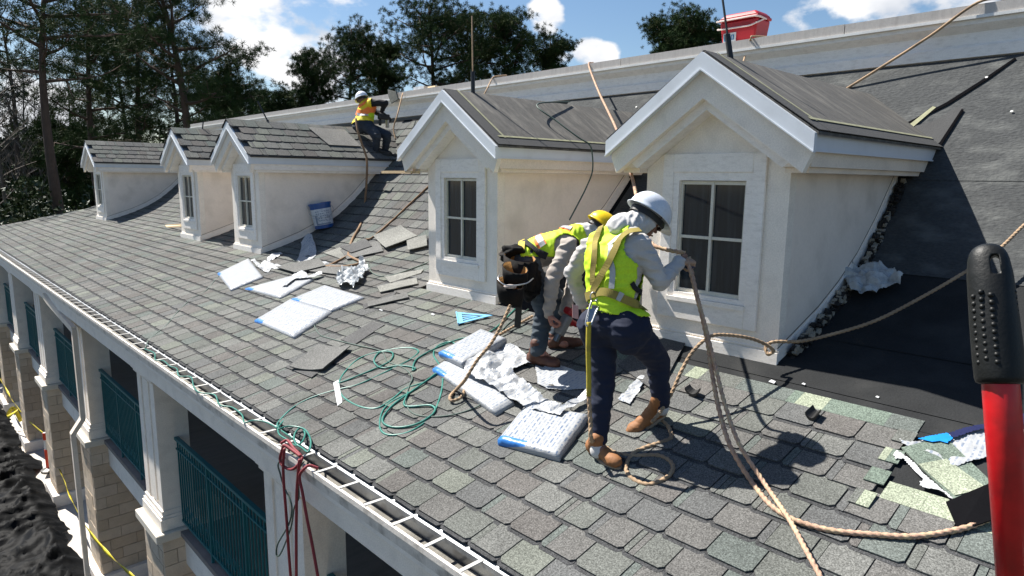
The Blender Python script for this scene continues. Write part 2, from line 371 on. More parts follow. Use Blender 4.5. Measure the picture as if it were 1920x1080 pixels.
# parapet with coping along the top
XP = 7.80
def parapet():
    y0, y1 = -6, 23.9
    prof = [(XP+0.02, 1.05), (XP+0.02, 1.19), (XP-0.02, 1.20), (XP-0.02, 1.30), (XP+0.03, 1.33), (XP+0.04, 1.44), (XP-0.02, 1.475), (XP-0.05, 1.50), (XP-0.05, 1.565), (XP+0.6, 1.565), (XP+0.6, 1.05)]
    m = MB(); m.prism([(x, y0, z) for x, z in prof], (0, y1-y0, 0)); bpart(m, 'parapet_wall', TRIM)
    m = MB().box((XP-0.085, y0, 1.545), (XP-0.055, y1+0.03, 1.572)); bpart(m, 'drip_edge', mat('drip_white', (0.78, 0.78, 0.76), rough=0.4, bump=0, dirt=(0.4, 0.38, 0.35), damt=0.3))
    cop = mat('weathered_coping', (0.50, 0.47, 0.44), rough=0.6, var=0.18, scale=5, fine=0.1, bump=0.15, stretch=(1, 3, 0.5), dirt=(0.30, 0.27, 0.25), dscale=5, damt=0.6)
    y = y0; k = 0
    while y < y1-0.1:
        e = min(y+3.0, y1)
        bpart(MB().box((XP-0.075, y+0.004, 1.574), (XP+0.62, e-0.004, 1.672+0.003*(k % 2))), 'coping_panel', cop); y = e; k += 1
    bpart(MB().box((XP+0.06, y0, 1.673), (XP+0.60, y1, 1.69)), 'coping_cap', cop)
    bpart(MB().box((XP+0.04, y1-0.6, 1.05), (XP+6, y1-0.02, 1.56)), 'end_wall', TRIM)
    bpart(MB().box((XP+0.6, y0, 1.2), (XP+12, y1-0.6, 1.3)), 'flat_roof', SLAB)
    bpart(MB().box((XP-0.012, -6, 1.135), (XP+0.015, y1, 1.185)), 'shadow_strip', BLACK)  # black strip stands in for shade in the recess under the parapet band
parapet()

# ---- shingles
def tab_mesh(kind, mi, seed):
    r = random.Random(seed); m = MB(); W_, H = 0.237, 0.225
    def tab(v0, v1, u0, h0, h1, th, c0, c1, mt):
        j = lambda: r.uniform(-.002, .002)
        pts = [(u0+c0, v0), (u0+j(), v0+c0*0.9), (u0+j(), v1-c1*0.9), (u0+c1, v1), (H, v1), (H, v0)]
        top = [Vector((u, v, h0+(h1-h0)*(u-u0)/(H-u0))) for u, v in pts]
        m.add(top+[p-Vector((0, 0, th)) for p in top], [(0, 5, 4, 3, 2, 1)]+[(i, (i+1) % 6, (i+1) % 6+6, i+6) for i in (0, 1, 2, 5, 3)], mt)
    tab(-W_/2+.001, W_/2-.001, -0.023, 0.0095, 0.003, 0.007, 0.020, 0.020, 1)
    if kind == 0: tab(-W_/2+.0035, W_/2-.0035, 0, 0.0185, 0.0065, 0.008, 0.024, 0.024, 0)
    elif kind == 1:
        tab(-W_/2+.0035, W_/2-.048, 0, 0.0185, 0.0065, 0.008, 0.024, 0.002, 0); tab(W_/2-.044, W_/2-.0035, 0.001, 0.0160, 0.005, 0.006, 0.002, 0.020, 2)
    elif kind == 2:
        tab(-W_/2+.0035, W_/2-.075, 0, 0.0185, 0.0065, 0.008, 0.024, 0.002, 0); tab(W_/2-.070, W_/2-.038, 0.001, 0.0155, 0.005, 0.006, 0.002, 0.002, 2); tab(W_/2-.034, W_/2-.0035, 0, 0.0175, 0.006, 0.007, 0.002, 0.018, 0)
    me = bpy.data.meshes.new('shingle'); me.from_pydata([tuple(a) for a in m.v], [], m.f)
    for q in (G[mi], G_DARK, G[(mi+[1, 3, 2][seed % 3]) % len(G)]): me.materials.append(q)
    me.polygons.foreach_set('material_index', m.m); me.update(); return me
TABS = []
for k in range(7):
    for kind in (0, 1, 2):
        for s in range(2): TABS.append((k, kind, tab_mesh(kind, k, k*10+kind*3+s)))
def pick_tab():
    k = random.choices(range(7), GW)[0]; kind = random.choices((0, 1, 2), (5, 4, 1))[0]
    return random.choice([t[2] for t in TABS if t[0] == k and t[1] == kind])
def frame(p, up, nrm):
    """matrix: local x = up slope, z = normal"""
    z = Vector(nrm).normalized(); x = Vector(up); x = (x-z*x.dot(z)).normalized(); y = z.cross(x)
    m_ = Matrix.Identity(4)
    for i in range(3): m_[i][0], m_[i][1], m_[i][2], m_[i][3] = x[i], y[i], z[i], p[i]
    return m_
def join_meshes(name, items, parent, mats_extra=None):
    """items: (mesh, matrix) -> one mesh"""
    V = []; FC = []; MI = []; mats = []; idx = {}
    for me, mx in items:
        n = len(V); mm = []
        for mt in me.materials:
            if mt.name not in idx: idx[mt.name] = len(mats); mats.append(mt)
            mm.append(idx[mt.name])
        V += [tuple(mx @ v.co) for v in me.vertices]
        for p in me.polygons: FC.append([a+n for a in p.vertices]); MI.append(mm[p.material_index])
    return mesh_obj(name, V, FC, mats, parent, MI)
DORM = [2.60, 5.57, 11.40, 14.30, 21.85]
YE = 1.0          # near end of the finished courses
EXP = 0.205
def lay_shingles():
    items = []; LBL = Matrix.Translation(-BL)
    nrow = int(ARC[-1]/EXP)+1
    heads = []
    for r in range(nrow):
        s = r*EXP; xa = x_at(s); s2 = min(s+0.2, ARC[-1]); xb = x_at(s2)
        if xa > XP-0.1: break
        up = Vector((xb-xa, 0, zroof(xb)-zroof(xa))).normalized(); nr = Vector((-up.z, 0, up.x))
        yend = y_hip(xa)
        ystart = -5.9 if xa < 3.36 else (YE if xa < 4.0 else (3.45 if xa < 4.45 else 6.30))
        if xa < 3.36 and xa > 2.7: ystart = -5.9
        y = ystart+(0.119 if r % 2 else 0)+random.uniform(-.02, .02)
        if xa >= 3.36: y = ystart+0.119+random.uniform(0, .03)
        while y < yend-0.1:
            skip = False
            for d in DORM:
                if abs(y-d) < 0.56 and 4.52 < xa+0.1 < 6.8: skip = True
            if xa > 6.75 and any(abs(y-d) < 0.6 and zroof(xa) < 0.3+0.55*(1-abs(y-d)/0.8) for d in DORM): skip = True
            if xa >= 4.0 and xa < 4.45 and y < 6.35 and y > 4.9: skip = False
            if not skip:
                p = Vector((xa, y, zroof(xa)))+up*random.uniform(-.003, .003)+nr*random.uniform(0, .002)
                mx = frame(p, up, nr) @ Matrix.Rotation(random.uniform(-.006, .006), 4, 'Z')
                items.append((p.length if p.dot(AF) > 0 and p.y > -0.2 else 99, mx))
            y += 0.2375
    items.sort(key=lambda t: t[0])
    for d, mx in items[:300]:
        o = link('shingle', pick_tab(), bld); o.matrix_local = LBL @ mx
    o = join_meshes('shingle_field', [(pick_tab(), LBL @ mx) for d, mx in items[300:]], bld); o['kind'] = 'stuff'
    # unfinished heads: the wide uncovered upper parts of the last courses, coloured in blocks
    def head(xa, y0, y1, depth=0.155, hh=0.010):
        y = y0; s0 = Vector((xa, 0, zroof(xa))); up = Vector((1, 0, (zroof(xa+.1)-zroof(xa))/.1)).normalized(); nr = Vector((-up.z, 0, up.x))
        while y < y1-0.02:
            w = random.choice((0.11, 0.20, 0.24, 0.06, 0.17)); e = min(y+w, y1)
            mt = random.choice((G_GREEN, G_GREEN, G_SAGE, G_SAGE, G[4], G[0]))
            p = [s0+Vector((0, y+.0005, 0)), s0+Vector((0, e-.0005, 0)), s0+Vector((0, e-.0005, 0))+up*depth, s0+Vector((0, y+.0005, 0))+up*depth]
            m = MB().prism([q+nr*hh for q in p], nr*-0.007); bpart(m, 'shingle_head', mt); y = e
    x = x_at(10*EXP); x10 = x
    head(x+0.005, YE, 3.42)
    # lower courses run on to the right with their heads still open
    for k in (6,): head(x_at(k*EXP)+0.19, -4, YE-0.02, 0.15)
    random.seed(12)
    for k in range(6, 10): head(x_at(k*EXP)+0.075, YE-0.012, YE+0.085, 0.125, 0.0245)
    random.seed(7)
lay_shingles()

# ---- gutter
def gutter():
    y0, y1 = -6, 27.9; zt = -1.955
    m = MB()
    prof = [(1.905, zt), (1.905, zt-0.035), (1.93, zt-0.06), (1.935, zt-0.125), (1.95, zt-0.13), (2.085, zt-0.13), (2.085, zt-0.126), (1.952, zt-0.126), (1.939, zt-0.12), (1.935, zt-0.056), (1.912, zt-0.033), (1.912, zt-0.004), (1.925, zt-0.004), (1.925, zt)]
    m.prism([(x, y0, z) for x, z in prof], (0, y1-y0, 0)); bpart(m, 'gutter', GUT_W)
    bpart(MB().box((1.952, y0, zt-0.124), (2.08, y1, zt-0.114)), 'gutter_silt', GUT_DIRT)
    bpart(MB().box((2.084, y0, zt-0.13), (2.10, y1, zt+0.01)), 'gutter_back', GALV)
    m = MB().prism([(2.055, y0, zt+0.002), (2.055, y0, zt-0.03), (2.062, y0, zt-0.03), (2.062, y0, zt+0.001), (2.16, y0, zt+0.031), (2.158, y0, zt+0.034)], (0, y1-y0, 0)); bpart(m, 'gutter_apron', GALV)
    hm = None; y = 0.25
    while y < 26:
        if hm is None:
            mb = MB().box((-0.075, -0.012, -0.002), (0.080, 0.012, 0.003)); o = mb.obj('gutter_hanger', mat('hanger_white', (0.50, 0.49, 0.46), rough=0.5, bump=0), bld); hm = o.data
        else: o = link('gutter_hanger', hm, bld)
        o.location = Vector((1.99, y, zt+0.0035))-BL; o.rotation_euler = (0, random.uniform(-.02, .02), random.uniform(-.04, .04)); y += 0.305
    # fascia and frieze under the gutter
    bpart(MB().box((2.0, y0, -2.32), (2.12, y1, -2.09)), 'eave_beam', STUCCO_F)
    bpart(MB().box((1.965, y0, -2.14), (2.0, y1, -2.086)), 'eave_mould', TRIM)
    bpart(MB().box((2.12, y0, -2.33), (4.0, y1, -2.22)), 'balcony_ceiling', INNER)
gutter()

# ---- columns, piers, balcony
COLS = [1.05, 5.02, 8.97, 12.95, 17.0, 20.95, 24.9]
def column(yc, vis):
    m = MB(); hw = 0.36; x0, x1 = 2.15, 2.52; zt, zb = -2.33, -4.42
    c = mesh_obj('column', *col_shaft(x0, x1, hw, zt, zb), STUCCO_F, bld); c.location = Vector((0, yc, 0))-Vector((BL.x, BL.y, BL.z))
    def sub(mb, n, mt): return mb.obj(n, mt, c)
    m = MB().box((x0-.03, -hw-.03, zt-.16), (x1+.03, hw+.03, zt-.115)); m.box((x0-.05, -hw-.05, zt-.114), (x1+.05, hw+.05, zt-.06)); m.box((x0-.02, -hw-.02, zt-.059), (x1+.02, hw+.02, zt+.005)); sub(m, 'capital', STUCCO_F)
    m = MB(); 
    for k, (e, h0, h1) in enumerate(((.048, 0, .15), (.034, .151, .19), (.018, .191, .25))): m.box((x0-e, -hw-e, zb+h0), (x1+e, hw+e, zb+h1))
    sub(m, 'column_base', STUCCO_F)
    bevel(sub(MB().box((x0-.13, -hw-.12, zb-.115), (x1+.45, hw+.12, zb-.005)), 'cap_stone', mat('cap_stone', (0.62, 0.57, 0.48), rough=0.85, var=0.06, bump=0.2)), .01, 1)
    # pier: mortar core with real blocks
    px0, px1, ph = x0-.05, x1+.40, hw+.05; pz1 = zb-.117; pz0 = GZ+0.30
    sub(MB().box((px0+.02, -ph+.02, pz0), (px1-.02, ph-.02, pz1)), 'pier_core', MORTAR)
    sub(MB().box((px0-.10, -ph-.10, GZ-.02), (px1+.08, ph+.10, pz0)), 'pier_plinth', STUCCO_F)
    nc = 11; chh = (pz1-pz0-0.16)/nc
    sub(MB().box((px0+.004, -ph+.004, pz1-0.16), (px1-.004, ph-.004, pz1-.002)), 'pier_head', mat('pier_head', (0.56, 0.46, 0.35), rough=0.9, bump=0.3))
    if vis:
        for r in range(nc):
            z0 = pz0+r*chh
            segs = [(0, .42), (.42, 1.0)] if r % 2 else [(0, .2), (.2, .7), (.7, 1.0)]
            for a, b in segs:   # near face
                L_ = px1-px0
                o = MB().box((px0+L_*a+.004, -ph-random.uniform(.0, .005), z0+.004), (px0+L_*b-.004, -ph+.04, z0+chh-.004)).obj('brick', random.choice(BRICK), c)
            for a, b in segs:   # outer face
                L_ = 2*ph-.05
                MB().box((px0-random.uniform(.0, .005), -ph+.045+L_*a+.004-.0, z0+.004), (px0+.04, -ph+.045+L_*b-.004, z0+chh-.004)).obj('brick', random.choice(BRICK), c)
    else:
        sub(MB().box((px0, -ph, pz0), (px1, ph, pz1)), 'pier_face', BRICK[0])
def col_shaft(x0, x1, hw, zt, zb):
    m = MB(); e = 0.018
    m.box((x0+e, -hw, zb), (x1, hw, zt))
    m.box((x0, -hw, zb), (x0+e, -hw+.16, zt)); m.box((x0, hw-.16, zb), (x0+e, hw, zt)); m.box((x0, -hw+.24, zb+.3), (x0+e, hw-.24, zt-.2))
    return m.v, m.f
for i, y in enumerate(COLS): column(y, 0 < i)
def balcony():
    y0, y1 = -6, 27.6
    bpart(MB().box((2.36, y0, -4.95), (2.60, y1, -4.52)), 'balcony_beam', STUCCO_F)
    bpart(MB().box((2.30, y0, -4.515), (2.62, y1, -4.45)), 'balcony_ledge', SLAB)
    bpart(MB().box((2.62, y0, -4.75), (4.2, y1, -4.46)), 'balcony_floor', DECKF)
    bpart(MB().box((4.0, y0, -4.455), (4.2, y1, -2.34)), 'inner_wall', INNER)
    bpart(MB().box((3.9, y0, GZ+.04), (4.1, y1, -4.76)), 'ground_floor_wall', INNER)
    bpart(MB().box((2.4, y1, GZ), (8.0, y1+.1, -2.2)), 'end_wall', STUCCO)
    # louvred balcony doors with white frames
    lt = mat('door_frame_paint', (0.42, 0.40, 0.37), rough=0.6, bump=0.05)
    for yc in (2.2, 4.3, 6.4, 10.2, 14.4, 18.5):
        d = bpart(MB().box((3.965, yc-.85, -4.45), (3.998, yc-.78, -2.6)).box((3.965, yc-.04, -4.45), (3.998, yc+.04, -2.6)).box((3.965, yc+.78, -4.45), (3.998, yc+.85, -2.6)).box((3.965, yc-.78, -2.68), (3.998, yc+.78, -2.6)).box((3.966, yc-.78, -4.45), (3.997, yc+.78, -4.35)), 'balcony_door', lt)
        for s in (-1, 1):
            m = MB(); 
            for k in range(30):
                z = -4.33+k*0.055; m.box((3.975, yc+(.06 if s > 0 else -.76), z), (3.99, yc+(.76 if s > 0 else -.06), z+.036))
            q = m.obj('louvre', lt, d, local=BL)
    # railings with balusters between the columns
    bars = None
    for a, b in zip(COLS, COLS[1:]):
        ya, yb = a+.37, b-.37; yc = (ya+yb)/2; L_ = yb-ya
        r = MB().box((2.335, ya, -3.27), (2.385, yb, -3.235)).box((2.345, ya, -3.40), (2.375, yb, -3.38)).box((2.345, ya, -4.36), (2.375, yb, -4.33)).obj('railing', TEAL, bld, local=BL)
        n = int(L_/0.085)
        m0 = MB().box((2.352, -.008, -4.33), (2.368, .008, -3.27)); me = None
        for k in range(n):
            y = ya+(k+.5)*L_/n
            if me is None: o = m0.obj('baluster', TEAL, r); me = o.data
            else: o = link('baluster', me, r)
            o.location = Vector((0, y, 0))-BL
            o.location = Vector((-BL.x, y-BL.y, -BL.z))
        # scroll work low on the bars
        m = MB()
        for k in range(int(L_/0.17)):
            y = ya+.08+k*.17
            m.tube([Vector((2.36, y+.055*math.cos(t), -4.17+.075*math.sin(t))) for t in np.linspace(0, 2*math.pi, 9)], .006, 4, cap=False)
        m.obj('scroll', TEAL, r, local=BL)
        for yy in (ya+L_*.33, ya+L_*.66): MB().box((2.34, yy-.015, -4.45), (2.37, yy+.015, -3.24)).obj('rail_post', TEAL, r, local=BL)
balcony()

# ------------------------------------------------------------------ dormers
def dormer(yc, label, covered, near_only=False):
    X0, Z0 = 4.50, zroof(4.5)
    D = empty('dormer', (X0, yc, Z0), label, 'dormer', 'gabled dormers along the roof')
    O = Vector((X0, 0, Z0)); hw = 0.585; XF = 4.27
    def P(mb, n, mt, par=None, smooth=False, lab=None): return mb.obj(n, mt, par or D, smooth, lab, local=O)
    # walls
    m = MB(); t = 0.1
    gz = lambda y: 0.60-0.68*abs(y)
    m.box((X0, -hw, Z0-.05), (X0+t, -.272, .16)); m.box((X0, .272, Z0-.05), (X0+t, hw, .16)); m.box((X0, -.272, Z0-.05), (X0+t, .272, -.90)); m.box((X0, -.272, .0), (X0+t, .272, .16))
    m.prism([(X0, -hw, .16), (X0, hw, .16), (X0, hw, gz(hw)+.06), (X0, 0, gz(0)+.06), (X0, -hw, gz(hw)+.06)], (t, 0, 0))
    P(m, 'front_wall', STUCCO_F)
    xs = [X0+t+.001]+[x for x, z in PROF if X0+t < x < 6.7]+[6.74]
    for s in (-1, 1):
        poly = [(x, s*hw, zroof(x)-.04) for x in xs]+[(6.74, s*hw, .07), (X0+t+.001, s*hw, .07)]
        P(MB().prism(poly, (0, -s*t, 0)), 'side_wall', STUCCO)
        # flashing board along the roof line
        xs2 = [X0-.002]+[x for x, z in PROF if X0 < x < 6.7]+[6.66]
        lo = [(x, s*(hw+.012), zroof(x)-.0+.015) for x in xs2]; hi = [(x-.03, s*(hw+.012), zroof(x)+.10) for x in reversed(xs2[1:])]+[(X0-.002, s*(hw+.012), zroof(X0)+.10)]
        P(MB().prism(lo+hi, (0, -s*.012, 0)), 'step_flashing', TRIM)
        cr = [(x-.045, zroof(x)+.115) for x in xs2[1:]]
        m = MB()
        for (xa, za), (xb, zb_) in zip([(X0, zroof(X0)+.112)]+cr, cr): m.prism([(xa, s*(hw+.0025), za), (xb, s*(hw+.0025), zb_), (xb, s*(hw+.0025), zb_+.008), (xa, s*(hw+.0025), za+.008)], (0, -s*.003, 0))
        P(m, 'flashing_crack', mat('crack_dark', (0.14, 0.12, 0.10), bump=0))
        if covered and s < 0 and yc < 4:
            # broken stucco and old tar where the roofing was torn off
            v = MB(); rr = random.Random(3)
            for k in range(290):
                x = X0+.12+2.05*k/290; zz = zroof(x); n_ = nroof(x); w = rr.choice((.012, .02, .03, .042))
                c = Vector((x, s*(hw+.02+rr.uniform(0, .05)), zz+rr.uniform(-.01, .075)))
                q = []
                for a in range(6):
                    th = a*math.pi/3; q.append(c+Vector((w*math.cos(th)*rr.uniform(.4, 1.4), rr.uniform(-.3, .3)*w, w*.8*math.sin(th)*rr.uniform(.4, 1.4))))
                v.prism(q, (0, -s*-.03, 0), rr.choice((0, 0, 1)))
            P(v, 'torn_edge', [mat('old_tar', (0.012, 0.010, 0.009), rough=0.7, bump=0.6, bscale=60), mat('broken_stucco', (0.30, 0.27, 0.22), rough=1, var=0.3, fine=0.2, bump=0.8, bscale=50)])
    # base board and window trim
    P(MB().box((X0-.03, -hw-.014, Z0-.03), (X0, hw+.014, Z0+.085)), 'base_board', TRIM)
    P(MB().box((X0-.012, -hw-.003, Z0+.098), (X0, hw+.003, Z0+.108)), 'base_bead', TRIM)
    zt, zb = .20, -1.075; e = .026; m = MB()
    m.box((X0-e, -.42, zb), (X0-.001, -.325, zt)); m.box((X0-e, .325, zb), (X0-.001, .42, zt)); m.box((X0-e, -.325, .06), (X0-.001, .325, zt)); m.box((X0-e, -.325, zb), (X0-.001, .325, -.935))
    bevel(P(m, 'window_casing', TRIM), .004, 1)
    wn = MB()
    for a in ((-.325, -.275), (.275, .325)): wn.box((X0-.016, a[0], -.90), (X0+.05, a[1], .06))
    wn.box((X0-.016, -.275, .0), (X0+.05, .275, .06)); wn.box((X0-.016, -.275, -.90), (X0+.05, .275, -.865))
    wn.box((X0-.04, -.33, -.936), (X0+.05, .33, -.902))
    w = P(wn, 'window', TRIM)
    for (y0, y1) in ((-.272, -.009), (.009, .272)):
        for (z0, z1) in ((-.862, -.437), (-.419, -.004)):
            P(MB().box((X0+.030, y0, z0), (X0+.036, y1, z1)), 'pane', GLASS, w)
    mt = mat('muntin_cream', (0.66, 0.63, 0.54), rough=0.6, bump=0.05)
    P(MB().box((X0+.008, -.011, -.863), (X0+.034, .011, -.003)), 'muntin', mt, w); P(MB().box((X0+.010, -.273, -.440), (X0+.033, -.012, -.418)).box((X0+.010, .012, -.440), (X0+.033, .273, -.418)), 'muntin', mt, w)
    f_ = MB(); 
    f_.box((X0+.012, -.274, -.862), (X0+.05, -.255, -.004)); f_.box((X0+.012, .255, -.862), (X0+.05, .274, -.004)); f_.box((X0+.012, -.255, -.03), (X0+.05, .255, -.003)); f_.box((X0+.012, -.255, -.864), (X0+.05, .255, -.835))
    P(f_, 'sash', mt, w)
    # rake trim
    for s in (-1, 1):
        P(MB().prism([(XF+.03, 0, .775), (XF+.03, s*.795, .205), (XF+.03, s*.795, .165), (XF+.03, s*.745, .055), (XF+.03, 0, .575)], (.055, 0, 0)), 'rake_board', STUCCO_F)
        P(MB().prism([(XF+.086, 0, .70), (XF+.086, s*.72, .19), (XF+.086, s*.585, .09), (XF+.086, 0, .50)], (X0-XF-.087, 0, 0)), 'rake_soffit', TRIM)
        P(MB().prism([(XF-.018, 0, .885), (XF-.018, s*.825, .302), (XF-.018, s*.825, .185), (XF-.018, 0, .768)], (.046, 0, 0)), 'rake_flashing', METAL_W)
        P(MB().prism([(XF-.027, 0, .774), (XF-.027, s*.827, .190), (XF-.027, s*.827, .180), (XF-.027, 0, .762)], (.04, 0, 0)), 'drip_lip', METAL_W)
        # side eave
        xe = 7.06
        P(MB().box((XF+.087, s*.80 if s < 0 else .585, .195), (xe, -.585 if s < 0 else .80, .30)), 'eave_flashing', METAL_W)
        P(MB().box((XF+.030, min(s*.802, s*.797), .195), (XF+.0865, max(s*.802, s*.797), .30)), 'eave_flashing', METAL_W)
        P(MB().box((XF+.029, min(s*.812, s*.80), .188), (xe, max(s*.812, s*.80), .200)), 'drip_lip', METAL_W)
        P(MB().prism([(XF+.087, s*.586, .194), (xe-.1, s*.586, .194), (xe-.1, s*.775, .194), (XF+.087, s*.775, .194)], (0, 0, -.10)), 'fascia', TRIM_CREAM if covered else TRIM)
        P(MB().prism([(XF+.13, s*.586, .093), (xe-.2, s*.586, .093), (xe-.2, s*.745, .093), (XF+.13, s*.745, .093)], (0, 0, -.036)), 'bed_mould', TRIM_CREAM if covered else TRIM)
    # roof slopes
    sl = Vector((0, 0.83, -0.585)); sn = Vector((0, .585, .83)).normalized(); RZ = .893
    rf = MB()
    for s in (-1, 1):
        rf.prism([(XF+.012, 0, RZ), (7.60, 0, RZ), (7.06, s*.835, .31), (XF+.012, s*.835, .31)], (0, 0, -.018))
    R = P(rf, 'roof', FELT if covered else G[3])
    if covered:
        for s in (-1, 1):
            def q(x, a, h=.003):   # a: 0 ridge .. 1 eave
                return Vector((x, s*.845*a, RZ+(.31-RZ)*a))+Vector((0, s*.58, .82))*h
            n = 24; nn = 12; v = []; f = []
            for j in range(nn+1):
                for i in range(n+1):
                    a = j/nn; x1 = 7.58-(7.58-7.04)*a; x = XF+.14+(x1-XF-.14)*i/n
                    wv = .012*max(0, noise.noise(Vector((x*3.3+a*2.2, a*1.2, yc+s))))+.002
                    if j in (0, nn) or i in (0, n): wv = .002
                    v.append(q(x, a*.88, wv)-O)
            f = [(j*(n+1)+i, j*(n+1)+i+1, (j+1)*(n+1)+i+1, (j+1)*(n+1)+i) for j in range(nn) for i in range(n)]
            if s > 0: f = [t_[::-1] for t_ in f]
            mesh_obj('felt_sheet', v, f, FELT, R, smooth=True)
            P(MB().prism([q(XF+.010, 0, .004), q(XF+.17, 0, .004), q(XF+.17, 0.99, .004), q(XF+.010, 0.99, .004)], Vector((0, s*.58, .82))*.004), 'edge_strip', FELT_D, R)
            P(MB().prism([q(XF+.171, .86, .005), q(7.1, .86, .005), q(7.02, .995, .005), q(XF+.171, .995, .005)], Vector((0, s*.58, .82))*.004), 'edge_strip', FELT_D, R)
            P(MB().prism([q(XF+.165, 0, .011), q(XF+.19, 0, .011), q(XF+.19, .88, .011), q(XF+.165, .88, .011)], Vector((0, s*.58, .82))*.002), 'chalk_line', CHALK, R)
            P(MB().prism([q(XF+.10, .845, .0125), q(7.12, .845, .0125), q(7.11, .872, .0125), q(XF+.10, .872, .0125)], Vector((0, s*.58, .82))*.002), 'chalk_line', CHALK, R)
    else:
        rows = 5; L_ = math.hypot(.845, .595)
        upv = Vector((0, -.845, .595)).normalized(); nv = Vector((0, -.595*1, .845)); nv = Vector((0, -.576, .818))
        far = []
        for s in (-1, 1):
            up = Vector((0, -s*.845, .595)).normalized(); nr = Vector((0, s*.576, .818)).normalized()
            for r in range(rows):
                x = XF+.09+(.119 if r % 2 else 0)
                base = Vector((0, s*.86, .30+.018))+up*(r*EXP)
                while x < 7.0+.12*r:
                    p = Vector((x, base.y, base.z))+nr*random.uniform(.0, .002); mx = frame(p-O, up, nr) @ Matrix.Rotation(random.uniform(-.006, .006), 4, 'Z')
                    if s < 0: o = link('shingle', pick_tab(), R); o.matrix_local = mx
                    else: far.append((pick_tab(), mx))
                    x += .2375
            x = XF+.1
        o = join_meshes('far_slope_shingles', far, R); o['kind'] = 'stuff'
        k = 0; x = XF
        while x < 7.45:
            m = MB(); 
            for s in (-1, 1): m.prism([(x, 0, RZ+.026), (x+.21, 0, RZ+.018), (x+.21, s*.10, RZ-.052), (x, s*.10, RZ-.044)], (0, 0, .008))
            P(m, 'ridge_cap', G[[0, 3, 1, 5][k % 4]], R); x += .195; k += 1
    return D
LB = ['largest nearest dormer with felt covered roof, beside the worker in white helmet', 'second felt covered dormer with torn paper beside it, behind the stooping worker',
      'shingled dormer whose shaded side wall has the paint bucket beside it', 'shingled dormer with a wood board lying at its left side', 'smallest farthest shingled dormer at the forest end of the roof']
for yc, lb, cv in zip(DORM, LB, (1, 1, 0, 0, 0)): dormer(yc, lb, cv)
# ------------------------------------------------------------------ trees
def blades(centers, dirs, n, ln, wd, spread, rng):
    """n thin needle blades round each tuft centre"""
    C = np.repeat(centers, n, 0); D = np.repeat(dirs, n, 0)
    v = rng.normal(size=C.shape); v /= np.linalg.norm(v, axis=1)[:, None]
    d = D*(1-spread)+v*spread; d /= np.linalg.norm(d, axis=1)[:, None]
    w = np.cross(d, rng.normal(size=C.shape)); w /= np.linalg.norm(w, axis=1)[:, None]
    L_ = ln*rng.uniform(.6, 1.2, (len(C), 1)); s = C+v*0.05
    V = np.stack([s-w*wd, s+w*wd, s+d*L_], 1).reshape(-1, 3)
    return V
def tri_mesh(name, V, mt, parent, mi=None):
    me = bpy.data.meshes.new(name); n = len(V)//3
    me.vertices.add(len(V)); me.vertices.foreach_set('co', V.astype('f').ravel())
    me.loops.add(len(V)); me.loops.foreach_set('vertex_index', np.arange(len(V), dtype='i'))
    me.polygons.add(n); me.polygons.foreach_set('loop_start', np.arange(0, len(V), 3, dtype='i'))
    for m_ in (mt if isinstance(mt, list) else [mt]): me.materials.append(m_)
    if mi is not None: me.polygons.foreach_set('material_index', mi.astype('i'))
    me.update(); me.validate(); return link(name, me, parent)
